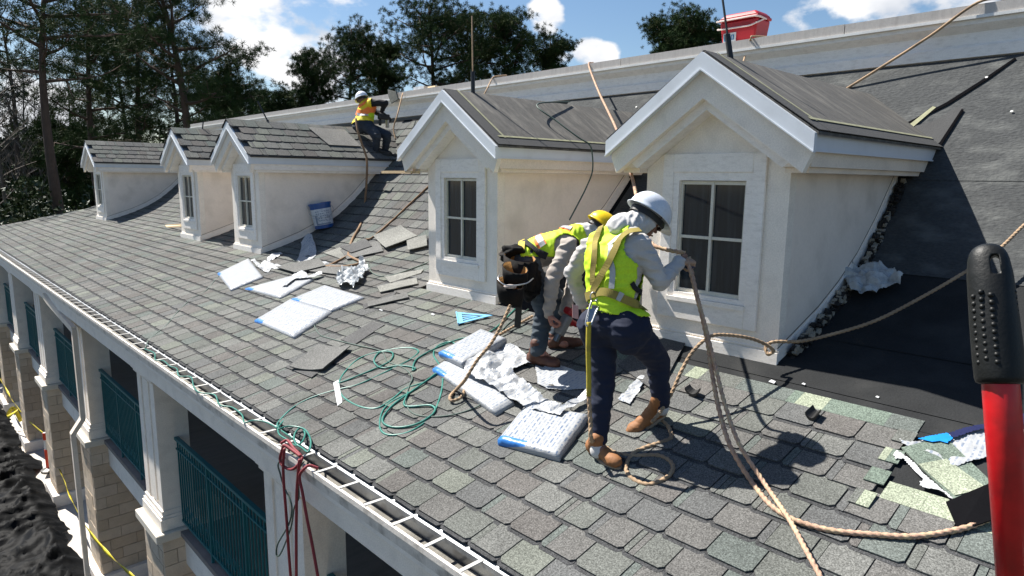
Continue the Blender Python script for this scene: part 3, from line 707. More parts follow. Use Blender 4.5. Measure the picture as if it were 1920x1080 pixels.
def pine(px, dist, top_y, base_y, width, seed, label, lean=0.0, dens=1.0, shape='dome', trunk_r=0.26, needle=.25):
    rng = np.random.default_rng(seed); rr = random.Random(seed)
    d = AF+AR*((px-960)/F_PX)-AU*((300-540)/F_PX); h = Vector((d.x, d.y, 0)).normalized()
    def zat(y):
        q = AF+AR*((px-960)/F_PX)-AU*((y-540)/F_PX); return q.z/math.hypot(q.x, q.y)*dist
    base = h*dist; base.z = GZ; zt, zb = zat(top_y), zat(base_y); R_ = width/2*dist/F_PX*(AF.dot(h))
    side = Vector((h.y, -h.x, 0))
    T = empty('pine_tree', base, label, 'tree', 'pine trees behind the building')
    H = zt-GZ
    tp = [Vector((0, 0, H*t))+side*(lean*t*t+.25*math.sin(t*5+seed))+h*(.2*math.sin(t*4+seed*2)) for t in np.linspace(0, .97, 12)]
    m = MB().tube(tp, [trunk_r*(1-.78*t) for t in np.linspace(0, 1, 12)], 8); m.obj('trunk', BARK, T, smooth=True)
    def tpos(t):
        i = min(int(t*11), 10); f = t*11-i; return tp[i].lerp(tp[i+1], f)
    lm = MB(); cen = []; dr = []
    t0 = (zb-GZ)/H; n = int(20*dens)
    for k in range(n):
        t = t0+(0.97-t0)*((k+.5)/n)**.9; a = k*2.4+rr.uniform(-.5, .5); u = (t-t0)/(1-t0)
        prof = {'dome': math.sin(math.pi*min(1, .22+.78*u))**.6 if u < .9 else .5, 'flat': .55+.45*u, 'tall': .8*(1-u)**.5+.25, 'round': math.sqrt(max(.15, 1-(2*u-.9)**2))}[shape]
        L_ = R_*prof*rr.uniform(.65, 1.08); p0 = tpos(t); dirv = Vector((math.cos(a), math.sin(a), rr.uniform(.05, .5)-(.25 if u < .2 else 0)))
        pts = [p0]; dd = dirv.normalized()
        for q in range(5):
            dd = (dd+Vector((rr.uniform(-.18, .18), rr.uniform(-.18, .18), rr.uniform(-.08, .16)))).normalized(); pts.append(pts[-1]+dd*L_/5)
        lm.tube(pts, [.075*trunk_r/.26*(1-.16*q)*(.6+.5*prof) for q in range(6)], 5)
        for q in range(2, 6):
            for j in range(rr.choice((1, 2, 2))):
                off = Vector((rr.gauss(0, 1), rr.gauss(0, 1), rr.gauss(.2, .5))); off = off.normalized()*rr.uniform(.2, .28)*R_
                c = pts[q]+off; lm.tube([pts[q], (pts[q]+c)/2+Vector((0, 0, -.05)), c], [.03, .02, .01], 3)
                m_ = int(rr.uniform(10, 17)*dens)
                cr = R_*rr.uniform(.13, .21)
                g = rng.normal(size=(m_, 3))*np.array([cr, cr, cr*.55])*.75+np.array(c)+np.array([0, 0, .1])
                cen.append(g); e = g-np.array(c); e[:, 2] += cr*.9; e /= np.linalg.norm(e, axis=1)[:, None]; dr.append(e)
    lm.obj('limbs', BARK, T, smooth=True)
    cen = np.concatenate(cen); dr = np.concatenate(dr)
    V = blades(cen, dr, 36, needle, .0125*dist/45, .78, rng)
    ck = np.repeat(rng.choice(3, len(cen), p=[.5, .36, .14]), 36)
    tri_mesh('crown', V, NEEDLE, T, ck)
    return T
PINES = [(92, 33, -60, 150, 330, 1, 'tall pine with a long bare trunk, leftmost beyond the roof', dict(lean=.6, shape='flat', dens=.6, trunk_r=.30)),
    (185, 40, -10, 300, 210, 2, 'dark pine right behind the farthest small dormer', dict(shape='dome', dens=.85)),
    (268, 44, -30, 290, 190, 3, 'dense pine between the farthest dormer and the leaning pine', dict(shape='tall', dens=.8)),
    (372, 36, -70, 230, 250, 4, 'forked leaning pine reaching out of the top of the picture', dict(lean=-1.6, shape='dome', dens=.85, trunk_r=.32)),
    (330, 50, 20, 330, 210, 5, 'shaded pine with dense crown behind the leaning pine', dict(shape='dome', dens=.8)),
    (442, 47, 95, 225, 130, 6, 'slim small pine right of the leaning pine trunk', dict(shape='flat', dens=.7, trunk_r=.16)),
    (520, 60, 170, 250, 110, 7, 'low dark pine just above the parapet end', dict(shape='dome', dens=.9, trunk_r=.2)),
    (592, 56, 108, 215, 105, 8, 'small open pine left of the broad crowned pines', dict(shape='flat', dens=.8, trunk_r=.2)),
    (660, 55, 40, 190, 150, 9, 'round crowned pine directly over the worker beside the parapet', dict(shape='dome', dens=.85)),
    (722, 60, 72, 200, 90, 10, 'narrow pine tucked between two round crowned pines', dict(shape='dome', dens=.9)),
    (808, 55, -8, 170, 200, 11, 'largest round crowned pine in the middle above the parapet', dict(shape='round', dens=1.05, trunk_r=.34)),
    (880, 62, 15, 160, 130, 12, 'tall pine behind the thin pole of the second dormer', dict(shape='round', dens=.95)),
    (950, 56, 18, 150, 135, 13, 'broad pine right of the thin pole', dict(shape='round', dens=1.0)),
    (1028, 60, 62, 140, 105, 14, 'open crowned pine at the right end of the pine group', dict(shape='flat', dens=.8, trunk_r=.2)),
    (1272, 62, 32, 125, 165, 15, 'lone round pine rising behind the parapet left of the red cooler', dict(shape='round', dens=1.4)),
    (1104, 95, 112, 130, 30, 16, 'tiny distant pine tip just showing over the parapet', dict(shape='flat', dens=.5, trunk_r=.2)),
    (30, 60, 30, 260, 200, 17, 'hazy pine at the left edge behind the bare trees', dict(shape='flat', dens=.6)),
    (235, 58, 60, 330, 200, 18, 'far dark pine filling the gap above the smallest dormer', dict(shape='dome', dens=.7)),
    (130, 48, 230, 400, 150, 19, 'low young pine with shaded branches near the far roof edge', dict(shape='tall', dens=1.0, trunk_r=.14)),
    (430, 62, 150, 300, 150, 20, 'dark pine showing over the ridge of the two shingled dormers', dict(shape='dome', dens=1.0))]
for a in PINES: pine(*a[:7], **a[7])

def bare_tree(px, dist, top_y, seed, label):
    rr = random.Random(seed)
    d = AF+AR*((px-960)/F_PX)-AU*((300-540)/F_PX); h = Vector((d.x, d.y, 0)).normalized(); q = AF+AR*((px-960)/F_PX)-AU*((top_y-540)/F_PX)
    base = h*dist; base.z = GZ; H = q.z/math.hypot(q.x, q.y)*dist-GZ
    T = empty('bare_tree', base, label, 'tree', 'leafless trees at the forest edge')
    m = MB(); b = MB()
    tp = [Vector((.3*math.sin(t*4+seed), .3*math.cos(t*3), H*t)) for t in np.linspace(0, 1, 9)]; m.tube(tp, [.14*(1-.85*t) for t in np.linspace(0, 1, 9)], 6); m.obj('trunk', BARK_G, T, smooth=True)
    def br(p, d_, L_, r, lev):
        pts = [p]; dd = d_
        for i in range(3): dd = (dd+Vector((rr.uniform(-.25, .25), rr.uniform(-.25, .25), rr.uniform(-.05, .2)))).normalized(); pts.append(pts[-1]+dd*L_/3)
        b.tube(pts, [r, r*.8, r*.6, r*.35], 3, cap=False)
        if lev < 3:
            for i in range(rr.choice((3, 4))): br(pts[rr.choice((1, 2, 3))], (dd+Vector((rr.uniform(-.9, .9), rr.uniform(-.9, .9), rr.uniform(-.1, .6)))).normalized(), L_*.62, r*.55, lev+1)
    for k in range(15):
        t = .35+.62*k/15; i = int(t*8); a = k*2.4; br(tp[i].lerp(tp[i+1] if i < 8 else tp[8], t*8-i), Vector((math.cos(a), math.sin(a), .7)).normalized(), (1.15-t)*H*.26, .045, 0)
    b.obj('branches', TWIG, T)
for i, (px, ds, ty, lb) in enumerate([(12, 45, 130, 'leafless grey tree at the left edge of the picture'), (52, 55, 110, 'thin leafless tree left of the tall bare trunked pine'), (128, 50, 120, 'leafless tree between the two leftmost pine trunks'), (-30, 50, 90, 'leafless tree half outside the left edge'),
        (150, 62, 170, 'faint leafless tree behind the farthest dormer'), (215, 66, 190, 'leafless tree in the dark gap behind the farthest dormer roof'), (80, 70, 150, 'distant leafless tree right behind the bare pine trunk'), (540, 75, 190, 'bare shrubby tree over the parapet end')]):
    bare_tree(px, ds, ty, 40+i, lb)
def leaf_mass(name, boxes, n, ln, wd, mts, seed, kind=None, label=None, cat=None):
    rng = np.random.default_rng(seed); cs = []
    for (c, r) in boxes:
        k = int(n*r[0]*r[2]); v = rng.normal(size=(k, 3)); v /= np.linalg.norm(v, axis=1)[:, None]
        v *= rng.uniform(.55, 1.05, (k, 1)); v *= 1+.22*np.sin(v[:, :1]*9+seed)*np.cos(v[:, 2:]*7); cs.append(v*np.array(r)+np.array(c))
    c = np.concatenate(cs); dr = rng.normal(size=c.shape); dr[:, 2] += .6; dr /= np.linalg.norm(dr, axis=1)[:, None]
    V = blades(c, dr, 3, ln, wd, .6, rng); mi = np.repeat(rng.choice(len(mts), len(c)), 3)
    o = tri_mesh(name, V, mts, None, mi)
    if kind: o['kind'] = kind
    return tag(o, label, cat) if label else o
def at_dist(px, dist, z=0):
    d = AF+AR*((px-960)/F_PX)-AU*((300-540)/F_PX); h = Vector((d.x, d.y, 0)).normalized()*dist; return Vector((h.x, h.y, z))
rr = random.Random(5); bx = []
for k in range(40):
    px = -120+k*19; p = at_dist(px, rr.uniform(46, 60), GZ+rr.uniform(1.5, 5.0)); bx.append((tuple(p), (rr.uniform(1.8, 3.2), rr.uniform(1.8, 3), rr.uniform(2.0, 3.4))))
leaf_mass('undergrowth', bx, 190, .34, .10, [NEEDLE[0], BUSHL, mat('dry_brush', (0.05, 0.042, 0.026), rough=1, bump=0)], 3, kind='stuff')
bx = []
for k in range(46):
    px = -200+k*20; p = at_dist(px, rr.uniform(72, 84), GZ+rr.uniform(1, 7.0)); bx.append((tuple(p), (3.2, 3.2, rr.uniform(3, 4.8))))
leaf_mass('far_woods', bx, 60, .6, .2, [NEEDLE[0], mat('dry_brush', ()), BUSHL], 4, kind='stuff')
for i, (px, ds, r, lb) in enumerate([(20, 31, 1.5, 'bright green leafy bush left of the roof corner'), (75, 33, 1.3, 'dark leafy bush beside the far roof corner'), (120, 36, 1.2, 'small bush behind the far edge of the roof')]):
    p = at_dist(px, ds, GZ); T = empty('bush', p, lb, 'bush', 'bushes past the far roof edge')
    m = MB(); 
    for k in range(6): m.tube([(0, 0, 0), (math.cos(k)*.5, math.sin(k)*.5, 2.4), (math.cos(k)*.9, math.sin(k)*.9, 5.0)], [.05, .04, .02], 4)
    m.obj('stem', BARK_G, T)
    f = leaf_mass('foliage', [((0, 0, 3.2), (r*1.5, r*1.5, 3.2)), ((.8, .3, 4.4), (r, r, r)), ((-.9, .2, 4.0), (r, r, r))], 420, .17, .06, [BUSHL, mat('leaf_bright', (0.024, 0.042, 0.010), rough=.5, bump=0)], 20+i); f.parent = T

# ------------------------------------------------------------------ ropes and hoses
ROPE_T = mat('tan_rope', (0.34, 0.235, 0.145), rough=0.9, var=0.25, scale=5, fine=0.2, fscale=200, bump=0.3, dirt=(0.14, 0.10, 0.07), dscale=6, damt=0.7)
ROPE_B = mat('brown_rope', (0.22, 0.135, 0.075), rough=0.9, var=0.25, scale=5, fine=0.2, fscale=200, bump=0.3)
ROPE_P = mat('pinkish_rope', (0.42, 0.27, 0.19), rough=0.9, var=0.25, scale=30, fine=0.2, fscale=200, bump=0.3, dirt=(0.55, 0.45, 0.26), dscale=20, damt=0.8)
HOSE_G = mat('green_hose', (0.02, 0.16, 0.125), rough=0.35, var=0.2, scale=9, bump=0.05, dirt=(0.12, 0.33, 0.28), dscale=8, damt=0.5)
CORD_G = mat('dark_green_cord', (0.05, 0.085, 0.07), rough=0.6, var=0.2, bump=0.1)
CORD_K = mat('black_cord', (0.015, 0.015, 0.016), rough=0.5, bump=0.05)
ROPE_R = mat('red_rope', (0.20, 0.022, 0.03), rough=0.7, var=0.2, bump=0.3, fscale=100)
def rope(name, pts, r, mt, label, cat='rope', n=8, strand=False, seg=7, group=None, parent=None):
    P = spline(pts, n)
    if strand:
        # resample evenly and twist a three lobed section
        step = 0.0065; out = [P[0]]; acc = 0
        for a, b in zip(P, P[1:]):
            L_ = (b-a).length; k = max(1, int(L_/step))
            for i in range(1, k+1): out.append(a.lerp(b, i/k))
        m = MB().tube(out, r, 12, twist=2*math.pi/(r*9), tw_amp=.17)
    else: m = MB().tube(P, r, seg)
    o = m.obj(name, mt, parent, smooth=True)
    if not parent: tag(o, label, cat, group)
    return o
def on(pts, h): return [rp(x, y, h) for x, y in pts]
def c5(pts): return [(400+x*.4258, 400+y*.4258) for x, y in pts]
rope('air_hose', on(c5([(285, 950), (290, 925), (350, 865), (430, 820), (540, 785), (640, 760), (770, 700), (860, 655), (905, 615), (860, 598), (750, 612), (650, 642), (585, 700), (556, 755), (570, 810), (640, 855), (720, 865), (790, 825), (850, 778),
    (950, 742), (1010, 690), (1075, 610), (1050, 572), (990, 590), (972, 630), (1005, 690), (1010, 770), (980, 870), (930, 930), (850, 975), (770, 982), (736, 950), (746, 880), (790, 835), (860, 800)]), .013), .0085, HOSE_G, 'green air hose coiled in wide loops left of the white wrapped bundles', 'hose')
rope('air_hose', on(c5([(860, 800), (848, 860), (960, 858), (975, 890), (900, 940), (800, 955), (748, 925), (790, 860), (870, 800), (960, 735), (1000, 700)]), .024), .0085, HOSE_G, 'small lower loop of green hose nearest the eave', 'hose')
rope('air_hose', on(c5([(545, 760), (590, 745), (700, 700), (780, 660), (790, 622), (735, 622), (710, 660), (745, 690), (820, 680), (890, 690), (880, 700), (900, 650), (990, 600), (1090, 562), (1180, 548), (1250, 510), (1330, 430)]), .022), .0075, HOSE_G, 'green hose running up to the stooping worker', 'hose')
rope('cord', on(c5([(1390, 430), (1330, 470), (1270, 530), (1250, 600), (1245, 700), (1200, 830), (1120, 880), (1000, 905), (890, 895), (850, 840), (865, 770), (878, 730), (840, 690), (770, 660), (740, 615), (640, 590), (520, 560), (465, 535), (430, 460), (400, 400), (385, 375)]), .02), .006, CORD_G, 'thin dark green cord from the stooping worker to the bundle with blue end', 'cord')
rope('cord', on(c5([(1000, 905), (1100, 925), (1200, 930), (1300, 945)]), .008), .004, CORD_K, 'thin black cord running under the lowest bundle', 'cord')
rope('cord', on([(413, 517), (405, 525), (385, 548), (360, 562), (335, 585), (312, 612), (282, 637), (273, 655)], .012), .008, CORD_G, 'grey green cord running down the roof to the gutter', 'cord')
def gz(pts, z): return [pl(x, y, 2, z) for x, y in pts]
c3 = lambda pts: [(180+x*.2778, 600+y*.2778) for x, y in pts]
rope('cord', gz(c3([(330, 195), (395, 225), (400, 268), (455, 275), (500, 312), (545, 328), (562, 378), (640, 385), (660, 450), (700, 490), (800, 505), (835, 572), (920, 590), (985, 640), (1002, 692), (1060, 678), (1150, 690), (1240, 740), (1330, 800)]), -1.935), .0065, HOSE_G, 'green cord snaking over the gutter hangers', 'cord')
c6 = lambda pts: [(480+x*.2038, 780+y*.2038) for x, y in pts]
z1 = -1.91
rope('cord', gz(c6([(300, -10), (240, 60), (205, 110), (215, 170), (290, 220), (340, 260)]), z1)+gz(c6([(380, 270), (430, 230), (450, 160), (420, 110), (370, 140), (350, 200), (370, 260), (420, 290)]), z1+.03)+gz(c6([(480, 330), (505, 250), (480, 160), (420, 110), (300, 95), (205, 120)]), z1+.04), .007, HOSE_G, 'tangle of green cord on the gutter above the hanging red rope', 'cord')
XG = 1.885
def gx(pts, x): return [pl(a, b, 0, x) for a, b in pts]
rope('cord', [pl(563, 845, 2, -1.93)]+gx(c6([(215, 420), (225, 540), (260, 660), (310, 760), (330, 860), (300, 1000), (200, 1180), (190, 1280), (230, 1260), (320, 1030), (350, 850), (395, 740), (380, 560), (400, 480), (440, 420)]), XG), .006, CORD_G, 'dark green cord hanging in a long loop from the gutter', 'cord')
rope('rope', gz(c6([(230, 250), (290, 225), (350, 300), (420, 380)]), -1.91)+gx(c6([(395, 440), (330, 490), (250, 460), (222, 400), (235, 330)]), 1.89)+gz(c6([(260, 270), (330, 310), (410, 370)]), -1.90), .011, ROPE_R, 'knotted red rope looped over the gutter edge')
rope('rope', gx(c6([(262, 300), (250, 430), (255, 600), (270, 800), (285, 1000), (305, 1300), (330, 1600)]), 1.88), .0105, ROPE_R, 'leftmost red rope hanging down in front of the column')
rope('rope', gx(c6([(400, 400), (385, 560), (375, 700), (372, 900), (370, 1100), (372, 1600)]), 1.87), .0105, ROPE_R, 'middle red rope hanging straight down from the gutter')
rope('rope', [pl(597, 878, 2, -1.94), pl(580, 873, 2, -1.92)]+gx(c6([(440, 490), (400, 560), (430, 720), (470, 950), (520, 1200), (590, 1600)]), 1.86), .0105, ROPE_R, 'rightmost red rope slanting down from inside the gutter')
# tan lifelines
ra, rb = pl(1835, 4, 0, 7.70), rp(1585, 171, .02)
rope('rope', [pl(1990, -30, 0, 7.9), pl(1900, -4, 0, 7.8), ra, ra.lerp(rb, .33)-Vector((0, 0, .02)), ra.lerp(rb, .66)-Vector((0, 0, .015)), rb], .014, ROPE_T, 'tan rope stretched over the parapet down to the nearest dormer valley')
rope('rope', [pl(1470, 72, 0, 7.95), pl(1415, 68, 0, 7.78), pl(1408, 72, 0, 7.68), dp(1400, 95, 8.2), dp(1392, 122, 7.6)], .011, ROPE_T, 'short tan rope over the parapet below the red cooler')
rope('rope', [pl(950, 141, 0, 7.95), pl(930, 143, 0, 7.76), pl(923, 147, 0, 7.68), dp(914, 165, 10.4), dp(906, 181, 10.2)], .013, ROPE_T, 'tan rope over the parapet beside the thin pole of the second dormer')
rope('rope', [pl(1112, 118, 0, 7.95), pl(1104, 122, 0, 7.68), dp(1122, 170, 7.9), dp(1140, 208, 7.1), dp(1155, 240, 6.5), dp(1172, 285, 5.9), dp(1186, 335, 5.35), dp(1196, 380, 4.9), dp(1208, 430, 4.5), dp(1224, 458, 4.28), dp(1250, 468, 4.2), dp(1284, 474, 4.12)], .0125, ROPE_P, 'tan lifeline from the parapet down to the gloved hand at the nearest dormer', strand=True)
rope('rope', [dp(1292, 482, 4.10), dp(1303, 540, 4.05), dp(1318, 600, 3.98), dp(1328, 650, 3.93), dp(1337, 710, 3.85), dp(1350, 775, 3.75), dp(1371, 840, 3.62)]+on([(1410, 912), (1460, 968), (1540, 1000), (1640, 1012), (1720, 1015), (1800, 1002), (1850, 985)], .03), .0125, ROPE_P, 'thick tan rope sweeping from the gloved hand to the black flashing piece', strand=True)
rope('rope', [dp(1288, 484, 4.06), dp(1308, 560, 3.98), dp(1322, 610, 3.93), dp(1342, 690, 3.85), dp(1360, 760, 3.74), dp(1386, 832, 3.60)]+[rp(1432, 920, .06), rp(1480, 1000, .09), rp(1515, 1075, .12), rp(1560, 1160, .12)], .0115, ROPE_P, 'second tan rope dropping from the gloved hand out of the bottom of the picture', strand=True)
rope('rope', [dp(2010, 360, 5.0), dp(1930, 414, 4.9), dp(1870, 470, 4.8), dp(1800, 516, 4.75), dp(1720, 562, 4.7), dp(1640, 602, 4.66), dp(1560, 627, 4.64), dp(1500, 640, 4.62), dp(1452, 641, 4.6), dp(1436, 650, 4.58), dp(1440, 664, 4.55), dp(1450, 658, 4.53), dp(1436, 646, 4.52), dp(1405, 634, 4.48), dp(1360, 628, 4.42), dp(1330, 632, 4.36),
    dp(1300, 658, 4.3), dp(1278, 695, 4.26), dp(1258, 740, 4.22), dp(1238, 772, 4.16), dp(1222, 792, 4.12)], .0115, ROPE_T, 'tan rope from the right edge through a knot by the dormer to the raised boot', strand=True)
c8 = lambda pts: [(1040+x*.3425, 560+y*.3425) for x, y in pts]
rope('rope', [dp(1104, 742, 3.9), dp(1107, 790, 3.9), dp(1109, 825, 3.9)]+on(c8([(240, 790), (320, 850), (420, 872), (560, 870), (630, 900), (650, 945), (615, 992), (520, 1030), (430, 1000), (392, 940), (425, 868), (490, 830), (580, 800), (640, 772), (625, 715), (590, 680)]), .016), .0125, ROPE_T, 'tan rope coiled on the shingles between the tan boots', strand=True)
rope('rope', [dp(957, 572, 4.85), dp(940, 610, 4.8), dp(920, 645, 4.75), dp(895, 675, 4.7), dp(872, 712, 4.7)]+on([(858, 738), (846, 752), (850, 760), (868, 752), (874, 730), (873, 700), (890, 672), (930, 640), (1000, 600)], .04), .0115, ROPE_T, 'tan rope hanging from the tool bag of the stooping worker', strand=True)
rope('rope', [pl(667, 222, 1, 10.75), pl(672, 250, 1, 10.6), pl(684, 285, 1, 10.5), pl(688, 303, 1, 10.45), pl(687, 345, 1, 10.4), pl(682, 400, 1, 10.3)]+on([(677, 425), (662, 452), (657, 470), (655, 482), (668, 490), (677, 495), (668, 500), (640, 504), (605, 503)], .03), .020, ROPE_B, 'brown rope hanging over the shingled dormer eave onto the roof')
rope('rope', on([(805, 352), (770, 385), (735, 418), (700, 448), (688, 452)], .03), .016, ROPE_B, 'brown rope lying on the steep shingles beside the second dormer')
rope('rope', on([(655, 482), (640, 490), (615, 503)], .03), .016, ROPE_B, 'loose end of brown rope between the torn wrappers')
YD2 = 5.57-.845
rope('cord', [Vector((6.2, 5.57, .93)), pl(1007, 196, 1, 5.3), pl(1045, 228, 1, 5.0), pl(1085, 258, 1, 4.76), pl(1104, 270, 1, 4.70), pl(1110, 285, 1, 4.69), pl(1111, 320, 1, 4.68), pl(1100, 350, 1, 4.66), pl(1085, 380, 1, 4.6), pl(1068, 412, 1, 4.5)], .008, CORD_G, 'green cord draped over the second dormer roof down to the stooping worker', 'cord')
rope('cord', on([(690, 495), (700, 515), (730, 520), (790, 500), (808, 492)], .02), .008, CORD_G, 'green cord beside the crumpled plastic left of the second dormer', 'cord')
rope('cord', [pl(755, 175, 0, 7.7), dp(745, 215, 12.6), dp(738, 240, 12.5), dp(742, 262, 12.4)], .014, ROPE_T, 'thin rope from the parapet to the worker beside it')

# ------------------------------------------------------------------ wrapped bundles
def wrapper_mat(name, dens=0.5, band=(0.03, 0.17, 0.50), bandw=.045):
    m = bpy.data.materials.new(name); m.use_nodes = True; nt = m.node_tree; N = nt.nodes; L = nt.links; b = N['Principled BSDF']; b.inputs['Roughness'].default_value = .35
    uv = N.new('ShaderNodeUVMap'); sp = N.new('ShaderNodeSeparateXYZ'); L.new(uv.outputs[0], sp.inputs[0])
    def ma(op, a, b_=None):
        q = N.new('ShaderNodeMath'); q.operation = op
        for i, v in enumerate((a, b_)):
            if v is None: continue
            if hasattr(v, 'links'): L.new(v, q.inputs[i])
            else: q.inputs[i].default_value = v
        return q.outputs[0]
    rows = ma('GREATER_THAN', ma('FRACT', ma('MULTIPLY', sp.outputs['Y'], 26)), .40)
    mp = N.new('ShaderNodeMapping'); mp.inputs['Scale'].default_value = (60, 26, 1); L.new(uv.outputs[0], mp.inputs[0])
    wn = N.new('ShaderNodeTexNoise'); wn.inputs['Scale'].default_value = 1; wn.inputs['Detail'].default_value = 1; L.new(mp.outputs[0], wn.inputs[0])
    words = ma('GREATER_THAN', wn.outputs['Fac'], .44)
    mp2 = N.new('ShaderNodeMapping'); mp2.inputs['Scale'].default_value = (7, 9, 1); L.new(uv.outputs[0], mp2.inputs[0])
    br = N.new('ShaderNodeTexBrick'); br.inputs['Scale'].default_value = 1; br.inputs['Mortar Size'].default_value = .07; br.inputs['Color1'].default_value = (1, 1, 1, 1); br.inputs['Color2'].default_value = (.7, .7, .7, 1); br.inputs['Mortar'].default_value = (0, 0, 0, 1); L.new(mp2.outputs[0], br.inputs[0])
    txt = ma('MULTIPLY', ma('ADD', ma('MULTIPLY', ma('MULTIPLY', rows, words), .60), .28), ma('MULTIPLY', br.outputs['Color'], dens))
    g = N.new('ShaderNodeNewGeometry'); n2 = N.new('ShaderNodeTexNoise'); n2.inputs['Scale'].default_value = 14; n2.inputs['Detail'].default_value = 5; L.new(g.outputs['Position'], n2.inputs[0])
    mx = N.new('ShaderNodeMix'); mx.data_type = 'RGBA'; L.new(txt, mx.inputs['Factor']); mx.inputs['A'].default_value = (.35, .36, .37, 1); mx.inputs['B'].default_value = (.05, .10, .20, 1)
    mb = N.new('ShaderNodeMix'); mb.data_type = 'RGBA'; L.new(ma('MULTIPLY', ma('LESS_THAN', sp.outputs['X'], bandw), ma('LESS_THAN', sp.outputs['Y'], .22)), mb.inputs['Factor']); L.new(mx.outputs['Result'], mb.inputs['A']); mb.inputs['B'].default_value = (*band, 1)
    L.new(mb.outputs['Result'], b.inputs['Base Color'])
    bp = N.new('ShaderNodeBump'); bp.inputs['Strength'].default_value = .5; bp.inputs['Distance'].default_value = .02; L.new(n2.outputs['Fac'], bp.inputs['Height']); L.new(bp.outputs[0], b.inputs['Normal'])
    return m
WRAP = wrapper_mat('printed_wrapper', 1.0); WRAP2 = wrapper_mat('printed_wrapper_faint', .7)
PLASTIC = wrapper_mat('torn_wrapper', .7, bandw=-9); CLEAR = mat('cloudy_plastic', (0.42, 0.44, 0.45), rough=0.25, var=0.2, scale=20, bump=0.3, bscale=30, dirt=(0.22, 0.24, 0.25), dscale=15, damt=0.6)
def bundle(corners, th, label, mt=WRAP, lift=(0, 0, 0, 0), under=True, sag=0.0, seed=1):
    """corners: four pixels of the top outline, the first edge is the blue printed end"""
    A, B, C_, D_ = [rp(x, y, th*.6)+Vector((0, 0, l)) for (x, y), l in zip(corners, lift)]
    nr = nroof(A.x); nx, ny = 26, 14; top = []; uvs = []
    L1 = (D_-A).length; L2 = (B-A).length
    def pt(u, v): return (A*(1-v)+B*v)*(1-u)+(D_*(1-v)+C_*v)*u
    ctr = pt(.5, .5); V = []
    for j in range(ny+1):
        for i in range(nx+1):
            u, v = i/nx, j/ny; p = pt(u, v); e = min(u*L1, v*L2, (1-u)*L1, (1-v)*L2)
            th_ = th; hh = th*.28-.010*math.exp(-e/.006)+.006*(abs(noise.noise(p*7+Vector((seed, 0, 0)))))*min(1, e/.03)-sag*math.sin(math.pi*u)
            V.append(p+nr*hh+(p-ctr)*(.004*noise.noise(p*22))); uvs.append((u*L1, v*L2))
    F_ = [(j*(nx+1)+i, j*(nx+1)+i+1, (j+1)*(nx+1)+i+1, (j+1)*(nx+1)+i) for j in range(ny) for i in range(nx)]
    ring = [i for i in range(nx+1)]+[j*(nx+1)+nx for j in range(1, ny+1)]+[ny*(nx+1)+i for i in range(nx-1, -1, -1)]+[j*(nx+1) for j in range(ny-1, 0, -1)]
    n0 = len(V); prev = ring
    for lv, (dn, sc) in enumerate(((.35, 1.012), (.75, 1.006), (1.0, .985))):
        cur = []
        for a in ring:
            p = V[a]; q = ctr+(p-ctr)*sc; q = q-nr*(th*dn*1.05-.004*noise.noise(p*17+Vector((lv, 0, 0)))); cur.append(len(V)); V.append(q); uvs.append((uvs[a][0], uvs[a][1]+.3*dn))
        for i in range(len(ring)):
            k = (i+1) % len(ring); F_.append((prev[k], prev[i], cur[i], cur[k]))
        prev = cur
    F_.append(tuple(prev))
    if (V[1]-V[0]).cross(V[nx+1]-V[0]).dot(nr) < 0: F_ = [f[::-1] for f in F_]
    o = mesh_obj('shingle_bundle', V, F_, mt, None, smooth=True); me = o.data; ul = me.uv_layers.new(name='UVMap')
    for lp in me.loops: ul.data[lp.index].uv = uvs[lp.vertex_index]
    return tag(o, label, 'bundle', 'wrapped shingle bundles on the roof')
bundle([(409, 516), (434, 548), (494, 523), (467, 488)], .05, 'white wrapped shingle bundle furthest left on the roof, tilted toward the gutter', seed=2)
bundle([(461, 545), (527, 563), (590, 527), (560, 518)], .05, 'short white wrapped bundle behind the one with the bright blue end', seed=3, mt=WRAP2)
bundle([(479, 606), (553, 638), (623, 590), (546, 566)], .055, 'wrapped bundle with bright blue lower end, left of the loose dark shingles', seed=4)
bundle([(546, 566), (622, 588), (684, 562), (610, 539)], .05, 'wrapped bundle overlapping the upper end of the blue ended bundle', seed=5)
bundle([(813, 700), (930, 783), (965, 762), (860, 668)], .06, 'lower of two stacked bundles under the torn wrapper', seed=6, mt=WRAP2)
bundle([(824, 682), (868, 704), (950, 655), (903, 637)], .05, 'upper small bundle with blue edge beside the green hose', lift=(.07, .07, .07, .07), seed=7)
bundle([(936, 838), (1050, 868), (1104, 790), (990, 770)], .075, 'lowest wrapped bundle nearest the eave beside the brown boot', seed=8)

